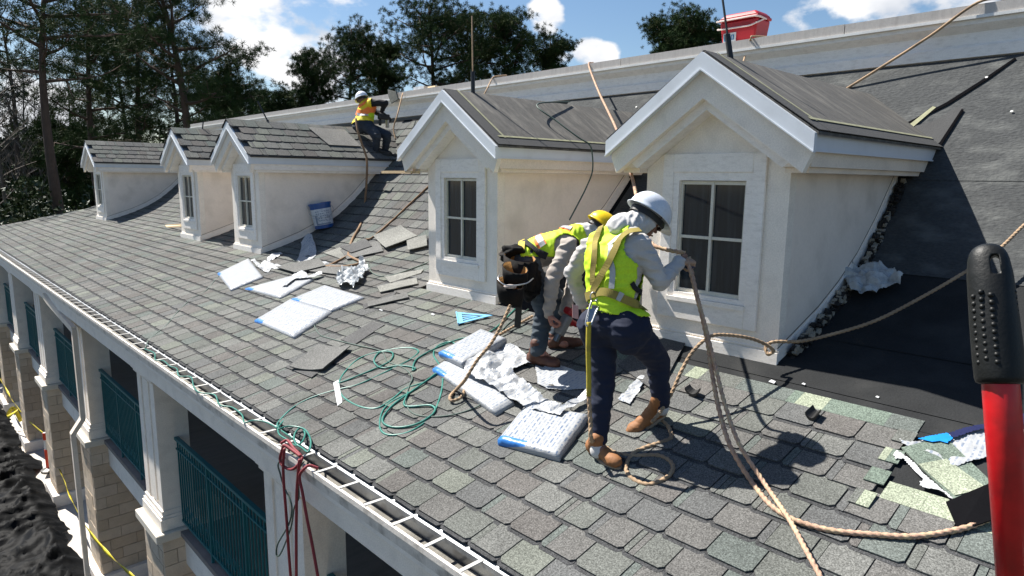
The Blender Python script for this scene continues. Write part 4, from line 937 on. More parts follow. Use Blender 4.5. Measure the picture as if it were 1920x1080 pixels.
def crumple(name, outline, h, amp, label, cat, mt=PLASTIC, step=.012, seed=0, freq=5.5, lifts=None):
    """a creased thin sheet over an outline given on the roof"""
    P = [rp(x, y, 0) for x, y in outline]; c = sum(P, Vector())/len(P); nr = nroof(c.x); ex = Vector((1, 0, 0)); ex = (ex-nr*ex.dot(nr)).normalized(); ey = nr.cross(ex)
    Q = [((p-c).dot(ex), (p-c).dot(ey)) for p in P]
    def inside(a, b):
        r_ = False; j = len(Q)-1
        for i in range(len(Q)):
            if (Q[i][1] > b) != (Q[j][1] > b) and a < (Q[j][0]-Q[i][0])*(b-Q[i][1])/(Q[j][1]-Q[i][1])+Q[i][0]: r_ = not r_
            j = i
        return r_
    x0, x1 = min(q[0] for q in Q), max(q[0] for q in Q); y0, y1 = min(q[1] for q in Q), max(q[1] for q in Q)
    nx, ny = int((x1-x0)/step)+2, int((y1-y0)/step)+2; idx = {}; V = []; F_ = []; UV = []
    def snap(a, b):
        if inside(a, b): return a, b
        best = None
        for i in range(len(Q)):
            (ax, ay), (bx_, by_) = Q[i-1], Q[i]; dx, dy = bx_-ax, by_-ay; t = max(0, min(1, ((a-ax)*dx+(b-ay)*dy)/(dx*dx+dy*dy+1e-9))); px_, py_ = ax+t*dx, ay+t*dy; q_ = (px_-a)**2+(py_-b)**2
            if best is None or q_ < best[0]: best = (q_, px_, py_)
        return best[1], best[2]
    def vert(i, j):
        if (i, j) not in idx:
            a, b = snap(x0+i*step, y0+j*step); s_ = Vector((a, b, seed)); w = noise.noise_vector(s_*6)*.012
            rid = 0; f = freq; am = 1
            for o_ in range(3): rid += am*(1-abs(noise.noise(s_*f+Vector((o_*7, 0, 0))))*2.2); f *= 1.9; am *= .38
            vd = noise.voronoi(s_*freq*1.3)[0]; hh = h+amp*max(0, rid/1.75*.6+.15+.55*min(1.2, (vd[1]-vd[0])*1.6))
            if lifts:
                for (lx, ly, lr, lh) in lifts:
                    p_ = rp(lx, ly, 0)-c; dd = math.hypot(a-p_.dot(ex), b-p_.dot(ey)); hh += lh*math.exp(-(dd/lr)**2)
            idx[(i, j)] = len(V); p = c+ex*(a+w.x)+ey*(b+w.y); V.append(Vector((p.x, p.y, zroof(p.x)))+nr*hh); UV.append((a+.2, b))
        return idx[(i, j)]
    for i in range(nx):
        for j in range(ny):
            if inside(x0+(i+.5)*step, y0+(j+.5)*step): F_.append((vert(i, j), vert(i+1, j), vert(i+1, j+1), vert(i, j+1)))
    o = mesh_obj(name, V, F_, mt, None, smooth=False); ul = o.data.uv_layers.new(name='UVMap')
    for lp in o.data.loops: ul.data[lp.index].uv = UV[lp.vertex_index]
    sd = o.modifiers.new('thickness', 'SOLIDIFY'); sd.thickness = .0015
    return tag(o, label, cat)
g0 = lambda x0, y0, k: (lambda pts: [(x0+a*k, y0+b*k) for a, b in pts])
ca = g0(400, 430, 320/1571)
crumple('torn_wrapper', ca([(430, 330), (380, 280), (340, 290), (460, 400), (510, 410), (540, 370), (640, 390), (760, 330), (860, 300), (820, 310), (700, 340), (640, 350), (560, 330), (530, 310), (470, 300)]), .01, .03, 'crumpled white wrapper trailing from the furthest left bundle', 'wrapper', seed=1)
crumple('torn_wrapper', ca([(770, 300), (820, 170), (930, 120), (958, 200), (945, 260), (880, 310), (800, 320)]), .01, .02, 'torn wrapper standing up in a bluish white flap in front of the shaded dormer', 'wrapper', seed=2, lifts=[(582, 458, .16, .16), (590, 470, .12, .1)])
crumple('torn_wrapper', ca([(500, 280), (540, 240), (620, 225), (640, 240), (590, 270), (540, 295), (495, 300)]), .01, .03, 'small scrap of white wrapper at the foot of the shingled dormer', 'wrapper', seed=3)
crumple('torn_wrapper', ca([(740, 350), (860, 330), (930, 310), (1040, 310), (1090, 345), (1155, 350), (1130, 375), (1000, 380), (880, 370)]), .012, .035, 'long crumpled white wrapper beside the brown rope', 'wrapper', seed=4)
crumple('torn_wrapper', ca([(640, 560), (700, 500), (760, 450), (830, 415), (870, 440), (880, 470), (1010, 430), (1015, 445), (960, 475), (870, 490), (760, 500), (690, 560)]), .06, .02, 'twisted wrapper strip lying across the short bundle', 'wrapper', seed=5)
crumple('crumpled_plastic', ca([(1150, 480), (1210, 420), (1290, 390), (1340, 400), (1350, 330), (1400, 310), (1420, 380), (1460, 410), (1400, 440), (1390, 500), (1300, 570), (1260, 550), (1180, 565), (1150, 530)]), .02, .10, 'crumpled clear plastic film beside the bundles on the shingles', 'plastic film', mt=CLEAR, seed=6, freq=7)
cb = g0(800, 600, 380/1466)
crumple('torn_wrapper', cb([(290, 450), (330, 380), (450, 300), (520, 330), (600, 400), (700, 480), (800, 560), (860, 620), (960, 650), (1000, 680), (1100, 610), (1170, 570), (1175, 620), (1060, 690), (980, 760), (880, 740), (730, 690), (600, 620), (520, 560), (440, 520), (360, 490)]), .05, .045, 'long torn printed wrapper pulled across the stacked bundles', 'wrapper', seed=7, lifts=[(900, 700, .25, .06)])
crumple('torn_wrapper', cb([(430, 280), (560, 205), (650, 220), (740, 290), (800, 330), (700, 360), (620, 400), (575, 370), (560, 340), (480, 330)]), .02, .045, 'crumpled white wrapper by the brown boot of the stooping worker', 'wrapper', seed=8)
crumple('torn_wrapper', cb([(790, 335), (900, 350), (960, 340), (1080, 380), (1160, 390), (1165, 520), (1040, 525), (880, 518), (805, 480)]), .012, .02, 'flat bluish white wrapper sheet between the two workers', 'wrapper', seed=9, freq=5)
crumple('torn_wrapper', [(1160, 755), (1195, 715), (1210, 700), (1205, 730), (1180, 765)], .01, .03, 'small white wrapper piece behind the standing leg', 'wrapper', seed=10)
cc = g0(1660, 740, 260/826)
BLUEW = wrapper_mat('wrapper_blue_end', .5)
crumple('torn_wrapper', cc([(80, 285), (110, 300), (190, 300), (370, 255), (600, 200), (830, 140), (830, 320), (790, 330), (620, 385), (430, 445), (320, 430), (240, 370), (180, 345), (100, 315)]), .012, .018, 'white wrapper with blue corner lying behind the red handle', 'wrapper', mt=PLASTIC, seed=11, freq=6)
crumple('wrapper_print', cc([(190, 298), (370, 258), (408, 290), (370, 325), (330, 310), (280, 318)]), .034, .004, 'bright blue printed patch of the wrapper behind the red handle', 'print', mt=mat('print_blue', (0.01, 0.22, 0.62), rough=.4, bump=.1), seed=11, freq=6)
crumple('wrapper_print', cc([(372, 256), (600, 200), (832, 138), (832, 205), (790, 215), (600, 232), (430, 280), (405, 285)]), .034, .004, 'dark blue printed band of the wrapper behind the red handle', 'print', mt=mat('print_navy', (0.012, 0.015, 0.06), rough=.4, bump=.1), seed=12, freq=6)
crumple('plastic_strip', cc([(45, 385), (75, 360), (130, 400), (200, 460), (270, 540), (350, 600), (415, 655), (400, 660), (330, 605), (240, 590), (205, 575), (210, 545), (240, 545), (180, 480), (110, 415), (60, 415)]), .02, .02, 'narrow torn white plastic strip along the tilted loose shingle', 'plastic strip', mt=mat('white_film', (.50, .51, .52), rough=.35, bump=.2), seed=13)
crumple('plastic_bag', [(1577, 505), (1590, 500), (1612, 515), (1650, 508), (1675, 512), (1697, 540), (1685, 552), (1650, 558), (1645, 568), (1620, 570), (1598, 560), (1582, 535)], .02, .13, 'crumpled grey white plastic bag against the nearest dormer on black membrane', 'plastic bag', mt=CLEAR, seed=14, freq=6)
crumple('paper_sheet', [(1082-222, 566), (905, 570), (933, 578), (925, 584), (860, 574)], .006, .004, 'flat white sheet at the foot of the second dormer', 'sheet', mt=mat('white_film', ()), seed=15)

def loose(corners, label, mt, th=.010, h=.012, bend=.0, name='loose_shingle', cat='shingle', group='loose shingles scattered on the roof'):
    P = [rp(x, y, h) for x, y in corners]; nr = nroof(P[0].x); n = 6; V = []; 
    A, B, C_, D_ = P
    for sgn in (0, 1):
        for j in range(n+1):
            for i in range(n+1):
                u, v = i/n, j/n; p = (A*(1-u)+B*u)*(1-v)+(D_*(1-u)+C_*u)*v
                V.append(p+nr*(bend*(2*u-1)**2+.006*noise.noise(p*4)+th*sgn))
    k = (n+1)**2; F_ = []
    for j in range(n):
        for i in range(n):
            a = j*(n+1)+i; F_ += [(a+k, a+k+1, a+k+n+2, a+k+n+1), (a+n+1, a+n+2, a+1, a)]
    rg = [i for i in range(n)]+[j*(n+1)+n for j in range(n)]+[n*(n+1)+i for i in range(n, 0, -1)]+[j*(n+1) for j in range(n, 0, -1)]
    for i in range(len(rg)): a, b = rg[i], rg[(i+1) % len(rg)]; F_.append((a, b, b+k, a+k))
    o = mesh_obj(name, V, F_, mt); bmx = bmesh.new(); bmx.from_mesh(o.data); bmesh.ops.recalc_face_normals(bmx, faces=bmx.faces); bmx.to_mesh(o.data); bmx.free()
    return tag(o, label, cat, group)
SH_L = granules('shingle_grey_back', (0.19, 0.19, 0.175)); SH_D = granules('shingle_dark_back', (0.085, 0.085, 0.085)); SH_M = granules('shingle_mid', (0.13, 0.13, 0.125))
loose([(546, 697), (608, 702), (660, 658), (600, 655)], 'upper pale loose shingle of the pair left of the green coil', SH_M, bend=.02, h=.03)
loose([(536, 692), (585, 712), (640, 672), (590, 660)], 'lower dark loose shingle of the pair left of the green coil', SH_D, h=.014)
loose([(640, 640), (665, 650), (722, 612), (700, 606)], 'narrow dark loose shingle above the pair left of the green coil', SH_D)
loose([(708, 542), (714, 553), (785, 537), (782, 526)], 'narrow pale shingle strip left of the second dormer window', SH_L, h=.03)
loose([(690, 572), (692, 580), (768, 563), (764, 553)], 'dark shingle strip just below the narrow pale strip', SH_M, h=.03)
loose([(680, 575), (684, 582), (740, 556), (745, 548)], 'thin shingle sliver under the dark strip', SH_D)
loose([(720, 520), (732, 533), (790, 515), (795, 508)], 'small shingle strip at the corner of the second dormer', SH_L, h=.014)
loose([(703, 450), (727, 473), (787, 450), (755, 430)], 'large pale loose shingle left of the second dormer', SH_L, h=.05, bend=.02)
loose([(765, 455), (768, 477), (804, 468), (803, 448)], 'pale shingle leaning at the left edge of the second dormer', SH_L, h=.06)
loose([(640, 473), (652, 490), (720, 475), (712, 455)], 'wide loose shingle beside the brown rope', SH_M, h=.03)
loose([(608, 477), (640, 488), (690, 462), (668, 455)], 'loose shingle half under the brown rope', SH_L, h=.014)
loose([(560, 510), (640, 520), (660, 505), (590, 495)], 'mid grey loose shingle between the short bundle and the clear film', SH_M, h=.03)
loose([(520, 507), (555, 518), (612, 505), (600, 490)], 'loose shingle lying behind the short bundle', SH_M, h=.05)
loose([(640, 470), (660, 480), (700, 468), (690, 455)], 'small shingle piece near the brown rope coil', SH_D, h=.05)
loose([(1690, 847), (1795, 950), (1885, 935), (1770, 825)], 'tilted loose shingle sheet partly under the blue cornered wrapper', G_GREEN, h=.014)
loose([(1722, 878), (1790, 938), (1850, 925), (1775, 868)], 'pale sage block sheet on the tilted loose shingle', G_SAGE, h=.025, th=.004)
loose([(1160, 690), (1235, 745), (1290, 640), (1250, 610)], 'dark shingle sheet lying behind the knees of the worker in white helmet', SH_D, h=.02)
for i, (x, y, lb) in enumerate([(1448, 720, 'white scrap of paper below the nearest dormer corner'), (1507, 724, 'tiny white chip on the black membrane strip'), (1645, 748, 'tiny white chip right of the first on the membrane'), (715, 583, 'small white scrap near the second dormer foot'), (812, 592, 'small white scrap left of the speed square')]):
    s_ = 7 if i == 0 else 4
    loose([(x-s_, y), (x+s_*.5, y+s_*.6), (x+s_, y), (x-s_*.2, y-s_*.5)], lb, mat('white_film', ()), th=.003, h=.015, name='paper_scrap', cat='scrap', group='white scraps scattered on the roof')
loose([(626, 722), (634, 765), (643, 758), (636, 716)], 'white paper strip beside the green hose coil', mat('white_film', ()), th=.003, h=.02, name='paper_strip', cat='paper', group='white scraps scattered on the roof')
loose([(1510, 790), (1530, 797), (1540, 783), (1525, 775)], 'small dark crumpled tar scrap on the light green shingle', BLACK, th=.02, h=.015, bend=.03, name='tar_scrap', cat='scrap', group='dark scraps on the roof')
loose([(1285, 742), (1308, 752), (1315, 742), (1295, 735)], 'small dark tar scrap behind the raised boot', BLACK, th=.02, h=.015, bend=.03, name='tar_scrap', cat='scrap', group='dark scraps on the roof')
loose([(855, 598), (870, 611), (925, 597), (905, 591)], 'blue plastic speed square left of the stooping worker', mat('square_blue', (0.16, 0.42, 0.66), rough=.35, bump=.02), th=.006, h=.02, name='speed_square', cat='square', group=None) if False else None
def speed_square():
    A, B, C_ = rp(858, 591, .03), rp(862, 613, .03), rp(925, 597, .03); nr = nroof(A.x)
    s = empty('speed_square', A, 'pale blue triangular speed square left of the stooping worker', 'square')
    c = (A+B+C_)/3; bl = mat('square_blue', (0.16, 0.42, 0.66), rough=.35, bump=.02); q = [c+(p-c)*.62 for p in (A, B, C_)]
    m = MB(); o_ = (A, B, C_)
    for i in range(3): k = (i+1) % 3; m.prism([o_[i], o_[k], q[k], q[i]], nr*.006)
    m.obj('blade', bl, s, local=A)
    m = MB()
    for i in (.2, .5, .8): p0 = q[0].lerp(q[1], i); p1 = q[2].lerp((q[0]+q[1])/2, .25); d = (q[1]-q[0])*.06; m.prism([p0-d, p0+d, p1+d*.4, p1-d*.4], nr*.005)
    m.obj('inner_rib', bl, s, local=A)
    m = MB().prism([A-nr*.012, B-nr*.012, B+(B-C_).normalized()*.012-nr*.012, A+(B-C_).normalized()*.012-nr*.012], nr*.026); m.obj('fence', bl, s, local=A)
speed_square()
# black flashing piece under the tool
def flash():
    P = [rp(1773, 952, .03), rp(1797, 1004, .02), rp(1862, 992, .05), rp(1905, 985, .08), rp(1900, 935, .10), rp(1850, 938, .09)]
    nr = nroof(3.5); m = MB().prism(P, nr*.006); o = m.obj('bent_flashing', mat('black_sheet_metal', (0.005, 0.005, 0.006), rough=0.9, var=0.2, bump=0.3, bscale=12, spec=.03)); tag(o, 'glossy black bent sheet metal piece behind the red handle at the rope end', 'flashing')
flash()
# wooden boards
o = MB().prism([rp(311, 424, .03), rp(313, 427, .03), pl(345, 423, 1, 15.2)+Vector((0, 0, 0)), pl(345, 419, 1, 15.2)], (0, .02, -.03)).obj('wood_board', WOODL); tag(o, 'pale broken wood board lying at the left side of the fourth dormer', 'board')
o = MB().box((4.36, 6.17, .045), (4.40, 6.9, .075)).box((4.30, 6.2, .05), (4.33, 6.75, .07)).obj('wood_board', WOODL); tag(o, 'pale yellow board under the left eave of the second dormer', 'board')
# nailed patch of felt on the third dormer roof
def patch():
    RZ = .905; q = lambda x, a, h=.04: Vector((x, 11.40-.845*a, RZ+(.31-RZ)*a))+Vector((0, -.58, .82))*h
    o = MB().prism([q(5.62, .14), q(6.35, .14), q(6.42, .66), q(5.78, .66)], Vector((0, -.58, .82))*.008).obj('felt_patch', granules('patch_grey', (0.21, 0.205, 0.19))); tag(o, 'light grey square sheet lying on the shingled dormer roof left of the high worker', 'sheet')
patch()

# ------------------------------------------------------------------ bucket, cooler, anchors
def bucket():
    c = rp(622, 432, 0.0); c.y = 10.62; c.z = zroof(c.x)+.03; ax = Vector((-.14, .10, 1)).normalized(); T = empty('paint_bucket', c, 'white and blue paint bucket leaning in the shade beside the shingled dormer', 'bucket'); H = .37; T.scale = (1.18, 1.18, 1.18)
    def P(prof, n, mt): return MB().lathe(prof, (0, 0, 0), ax, 24, 0).obj(n, mt, T, smooth=False)
    bl = mat('bucket_blue', (0.01, 0.07, 0.26), rough=.4, bump=.03); wh = mat('bucket_label', (0.55, 0.60, 0.66), rough=.45, var=.05, bump=.02, dirt=(.18, .25, .38), dscale=40, damt=.8)
    P([(.135, 0), (.138, .05), (.0, .05)], 'bucket_base', bl); P([(.139, .05), (.150, .285), (.0, .285)], 'bucket_label', wh); P([(.151, .285), (.156, H-.03), (.163, H-.03), (.163, H), (.150, H), (.147, H-.1), (0, H-.1)], 'bucket_rim', bl)
    m = MB(); b = ax.orthogonal(); a = Vector((-.3, -.95, .1)); a = (a-ax*a.dot(ax)).normalized(); s = ax.cross(a)
    def arc(r, th0, th1, h0, h1):
        n = 6; out = []
        for k in range(n): t = th0+(th1-th0)*k/(n-1); out.append((a*math.cos(t)+s*math.sin(t))*r)
        return out
    for (t0, t1, h0, h1) in ((-.9, -.72, .06, .2), (-.9, .6, .055, .075)):
        o0 = arc(.1425+.003, t0, t1, 0, 0)
        for k in range(5): m.add([o0[k]*(1+h0*.25)+ax*h0, o0[k+1]*(1+h0*.25)+ax*h0, o0[k+1]*(1+h1*.28)+ax*h1, o0[k]*(1+h1*.28)+ax*h1], [(0, 1, 2, 3)])
    for r_ in range(5):   # lines of print
        for k in range(7):
            t0 = -.75+k*.2; o0 = arc(.1555, t0, t0+.13, 0, 0); h0 = .11+r_*.033
            if (r_*7+k) % 5 == 0: continue
            for q in range(5): m.add([o0[q]+ax*h0, o0[q+1]+ax*h0, o0[q+1]+ax*(h0+.013), o0[q]+ax*(h0+.013)], [(0, 1, 2, 3)])
    m.obj('bucket_print', mat('bucket_ink', (0.20, 0.26, 0.36), rough=.5, bump=0), T)['kind'] = 'stuff'
    MB().tube(spline([s*.165+ax*.31, s*.17+a*.05+ax*.22, a*.175+ax*.15, -s*.17+a*.05+ax*.22, -s*.165+ax*.31], 6), .003, 5).obj('bucket_handle', GALV, T)
bucket()
def cooler():
    yc, x, z0 = 4.36, 8.10, 1.69
    T = empty('cooler', (x, yc, z0), 'red drinks cooler with white handle standing on the parapet', 'cooler'); rd = mat('cooler_red', (0.42, 0.012, 0.02), rough=.4, var=.06, bump=.03); wh = mat('cooler_white', (0.72, 0.62, 0.58), rough=.5, bump=.02)
    def fr(w0, w1, d0, d1, h0, h1):
        v = [(-d0, -w0, h0), (d0, -w0, h0), (d0, w0, h0), (-d0, w0, h0), (-d1, -w1, h1), (d1, -w1, h1), (d1, w1, h1), (-d1, w1, h1)]; return MB().add(v, [(3, 2, 1, 0), (4, 5, 6, 7), (0, 1, 5, 4), (1, 2, 6, 5), (2, 3, 7, 6), (3, 0, 4, 7)])
    bevel(fr(.215, .25, .15, .17, 0, .27).obj('cooler_body', rd, T), .02, 3); bevel(fr(.262, .262, .182, .182, .272, .31).obj('cooler_rim', rd, T), .012, 2); bevel(fr(.26, .20, .18, .13, .312, .37).obj('cooler_lid', rd, T), .02, 3)
    MB().tube(spline([(-.17, .268, .29), (-.2, .26, .285), (-.2, 0, .285), (-.2, -.2, .285), (-.16, -.272, .275), (0, -.275, .27)], 6), .011, 6).obj('cooler_handle', wh, T)
    MB().tube(spline([(-.17, .262, .20), (-.185, .25, .19), (-.185, 0, .185), (-.185, -.16, .185), (-.16, -.245, .215), (-.05, -.27, .262)], 6), .011, 6).obj('cooler_handle', wh, T)
    s = MB().box((-.1725, .02, .03), (-.166, .19, .135)).obj('sticker', mat('sticker_white', (.60, .62, .62), rough=.5, bump=0), T)
    MB().box((-.175, .13, .04), (-.173, .18, .125)).box((-.175, .045, .05), (-.173, .06, .11)).box((-.175, .075, .05), (-.173, .085, .11)).box((-.175, .06, .10), (-.173, .075, .11)).box((-.175, .06, .05), (-.173, .075, .06)).box((-.175, .095, .05), (-.173, .12, .06)).box((-.175, .11, .06), (-.173, .12, .11)).obj('sticker_print', mat('sticker_blue', (.03, .17, .34), rough=.5, bump=0), s)
cooler()
def anchor(px, py_top, px_b, py_b, yc, label, rod=BLACK, r=.012, plate=True, br=.022):
    b = pl(px_b, py_b, 1, yc); t = dp(px, py_top, b.dot(AF)); T = empty('anchor_pole', b, label, 'pole', 'thin poles standing on the dormer ridges'); d = t-b; L_ = d.length; d = d.normalized()
    MB().tube([(0, 0, 0), d*min(.35, L_*.3)], br, 8).obj('pole_sleeve', BLACK, T); MB().tube([d*min(.35, L_*.3), d*L_], r, 6).obj('rod', rod, T)
    if plate: MB().prism([(-.12, -.05, -.02), (.16, -.05, -.04), (.16, 0, .012), (-.12, 0, .012)], (0, 0, .008)).prism([(-.12, .05, -.02), (.16, .05, -.04), (.16, 0, .012), (-.12, 0, .012)], (0, 0, .008)).obj('base_plate', BLACK, T)
anchor(1347, -60, 1371, 118, 2.60, 'thin black pole standing on the nearest dormer ridge left of the red cooler', r=.009)
anchor(885, 30, 887, 180, 5.57, 'thin brownish pole standing on the second dormer ridge', rod=ROPE_T, r=.008)
anchor(483, 190, 509, 241, 11.40, 'short leaning black pole on the third dormer ridge', r=.012)
anchor(381, 228, 379, 248, 14.30, 'stubby black pole on the fourth dormer ridge', r=.012, plate=False)
# rubble on the parapet
for i, (x, y, s_) in enumerate([(790, 157, .10), (812, 160, .07), (768, 162, .05)]):
    p = pl(x, y, 0, 8.0); m = MB().prism([(-s_, -s_*2, 0), (s_, -s_*1.6, 0), (s_*.8, s_*2.2, .02), (-s_, s_*1.5, 0)], (.02, 0, s_*.8)); o = m.obj('scrap_on_parapet', [CLEAR, WOODL, BLACK][i]); o.location = (p.x, p.y, 1.693); tag(o, ['pale crumpled scrap on the parapet coping', 'small brown wood scrap on the parapet coping', 'small dark scrap on the parapet coping'][i], 'scrap')
# downspout
def downspout():
    c = g0(0, 500, 200/831); X_ = 2.03
    pts = [pl(*c([(350, 225)])[0], 0, 1.98), pl(*c([(385, 262)])[0], 0, 2.0), pl(*c([(575, 490)])[0], 0, X_), pl(160, 790, 0, X_), pl(141, 815, 0, 1.90), pl(143, 835, 0, 1.90), pl(152, 905, 0, 1.90), pl(168, 1075, 0, 1.86)]
    y = pts[2].y; q = [Vector((pts[0].x, pts[0].y, pts[0].z)), Vector((1.98, pts[1].y, pts[1].z)), Vector((X_, y, pts[2].z)), Vector((X_, y, pts[3].z)), Vector((1.88, y+.06, pts[4].z)), Vector((1.88, y+.06, pts[4].z-.1)), Vector((1.88, y+.05, -6.2)), Vector((1.88, y+.05, GZ+.1))]
    T = empty('downspout', q[-1], 'white rectangular downspout running from the gutter down the columns', 'downspout')
    for i, (a, b) in enumerate(zip(q, q[1:])):
        if (b-a).length < .02: continue
        d = (b-a).normalized(); s = Vector((1, 0, 0)); s = (s-d*s.dot(d)).normalized(); t = d.cross(s); w, h = .035, .05
        a2 = a-d*.01; P = [a2+s*w+t*h, a2-s*w+t*h, a2-s*w-t*h, a2+s*w-t*h]; MB().prism(P, b-a+d*.02).obj('pipe_section', TRIM_CREAM, T, local=q[-1])
downspout()
# caution tape, posts, boards and rubble by the walkway
YEL = mat('yellow_tape', (0.62, 0.50, 0.03), rough=.45, var=.1, bump=.1, dirt=(.05, .05, .03), dscale=9, damt=.6)
def tape(pts, w, label):
    P = spline(pts, 10); V = []; F_ = []
    for i, p in enumerate(P):
        t = (P[min(i+1, len(P)-1)]-P[max(0, i-1)]).normalized(); tw = noise.noise(p*1.3)*1.5; u = Vector((0, 0, 1)); u = (u-t*u.dot(t)).normalized(); s = t.cross(u); d = u*math.cos(tw)+s*math.sin(tw); V += [p-d*w, p+d*w]
    F_ = [(2*i, 2*i+1, 2*i+3, 2*i+2) for i in range(len(P)-1)]; o = mesh_obj('caution_tape', V, F_, YEL, smooth=True); sd = o.modifiers.new('t', 'SOLIDIFY'); sd.thickness = .002; return tag(o, label, 'tape')
zt_ = -6.25
tape([pl(-10, 690, 2, zt_), pl(20, 745, 2, zt_-.1), pl(50, 785, 2, zt_-.15), pl(84, 815, 2, zt_)], .03, 'yellow caution tape sagging left of the red post')
tape([pl(86, 817, 2, zt_), pl(112, 880, 2, zt_-.1), pl(135, 938, 2, zt_-.12), pl(160, 985, 2, zt_-.1), pl(200, 1035, 2, zt_), pl(260, 1090, 2, zt_+.1)], .03, 'yellow caution tape stretched along the piers to the bottom edge')
tape([pl(32, 770, 2, zt_), pl(14, 782, 2, zt_-.3), pl(25, 765, 2, zt_-.1), pl(40, 790, 2, zt_-.5)], .05, 'loose knotted end of yellow tape over the black sheeting')
def post(px, py, zb_, label):
    b = pl(px, py, 2, zt_); b.z = GZ+.05; T = empty('barrier_post', b, label, 'post'); rd = mat('post_orange_red', (0.60, 0.05, 0.015), rough=.5, bump=.05)
    MB().tube([(0, 0, 0), (0, 0, .98)], .035, 10).obj('post_shaft', mat('post_white', (.7, .68, .64), rough=.5), T); MB().tube([(0, 0, .80), (0, 0, .97)], .045, 10).obj('reflector_band', rd, T); MB().tube([(0, 0, .05), (0, 0, .55)], .045, 10).obj('reflector_band', rd, T)
    MB().lathe([(.16, 0), (.16, .04), (.04, .06)], (0, 0, 0)).obj('post_base', BLACK, T)
post(84, 817, 0, 'orange red and white barrier post holding the yellow tape')
for i, (x, y, a, L_) in enumerate([(92, 880, 1.2, .7), (48, 805, 1.0, .6), (146, 925, 2.2, .9), (176, 1040, 1.1, .5)]):
    p = pl(x, y, 2, GZ+.1); o = MB().box((-L_/2, -.05, 0), (L_/2, .05, .03)).obj('scrap_board', mat('board_white', (.66, .63, .58), rough=.7)); o.location = p; o.rotation_euler = (.1, .15, a); tag(o, ['white board scrap at the foot of the red post', 'white board scrap by the furthest visible pier', 'long white board leaning over the black sheeting edge', 'white board scrap at the nearest visible plinth'][i], 'board', 'white board scraps along the walkway')
for i, (ya, yb) in enumerate([(13.4, 16.4), (21.4, 24.3)]):
    o = MB().box((2.75, ya, GZ+.05), (2.82, yb, GZ+1.35)).obj('white_panel', mat('panel_pale', (.52, .54, .55), rough=.6, bump=.05)); tag(o, ['pale panel standing between the second and third visible piers', 'pale panel standing between the two furthest piers'][i], 'panel', 'pale panels between the piers')
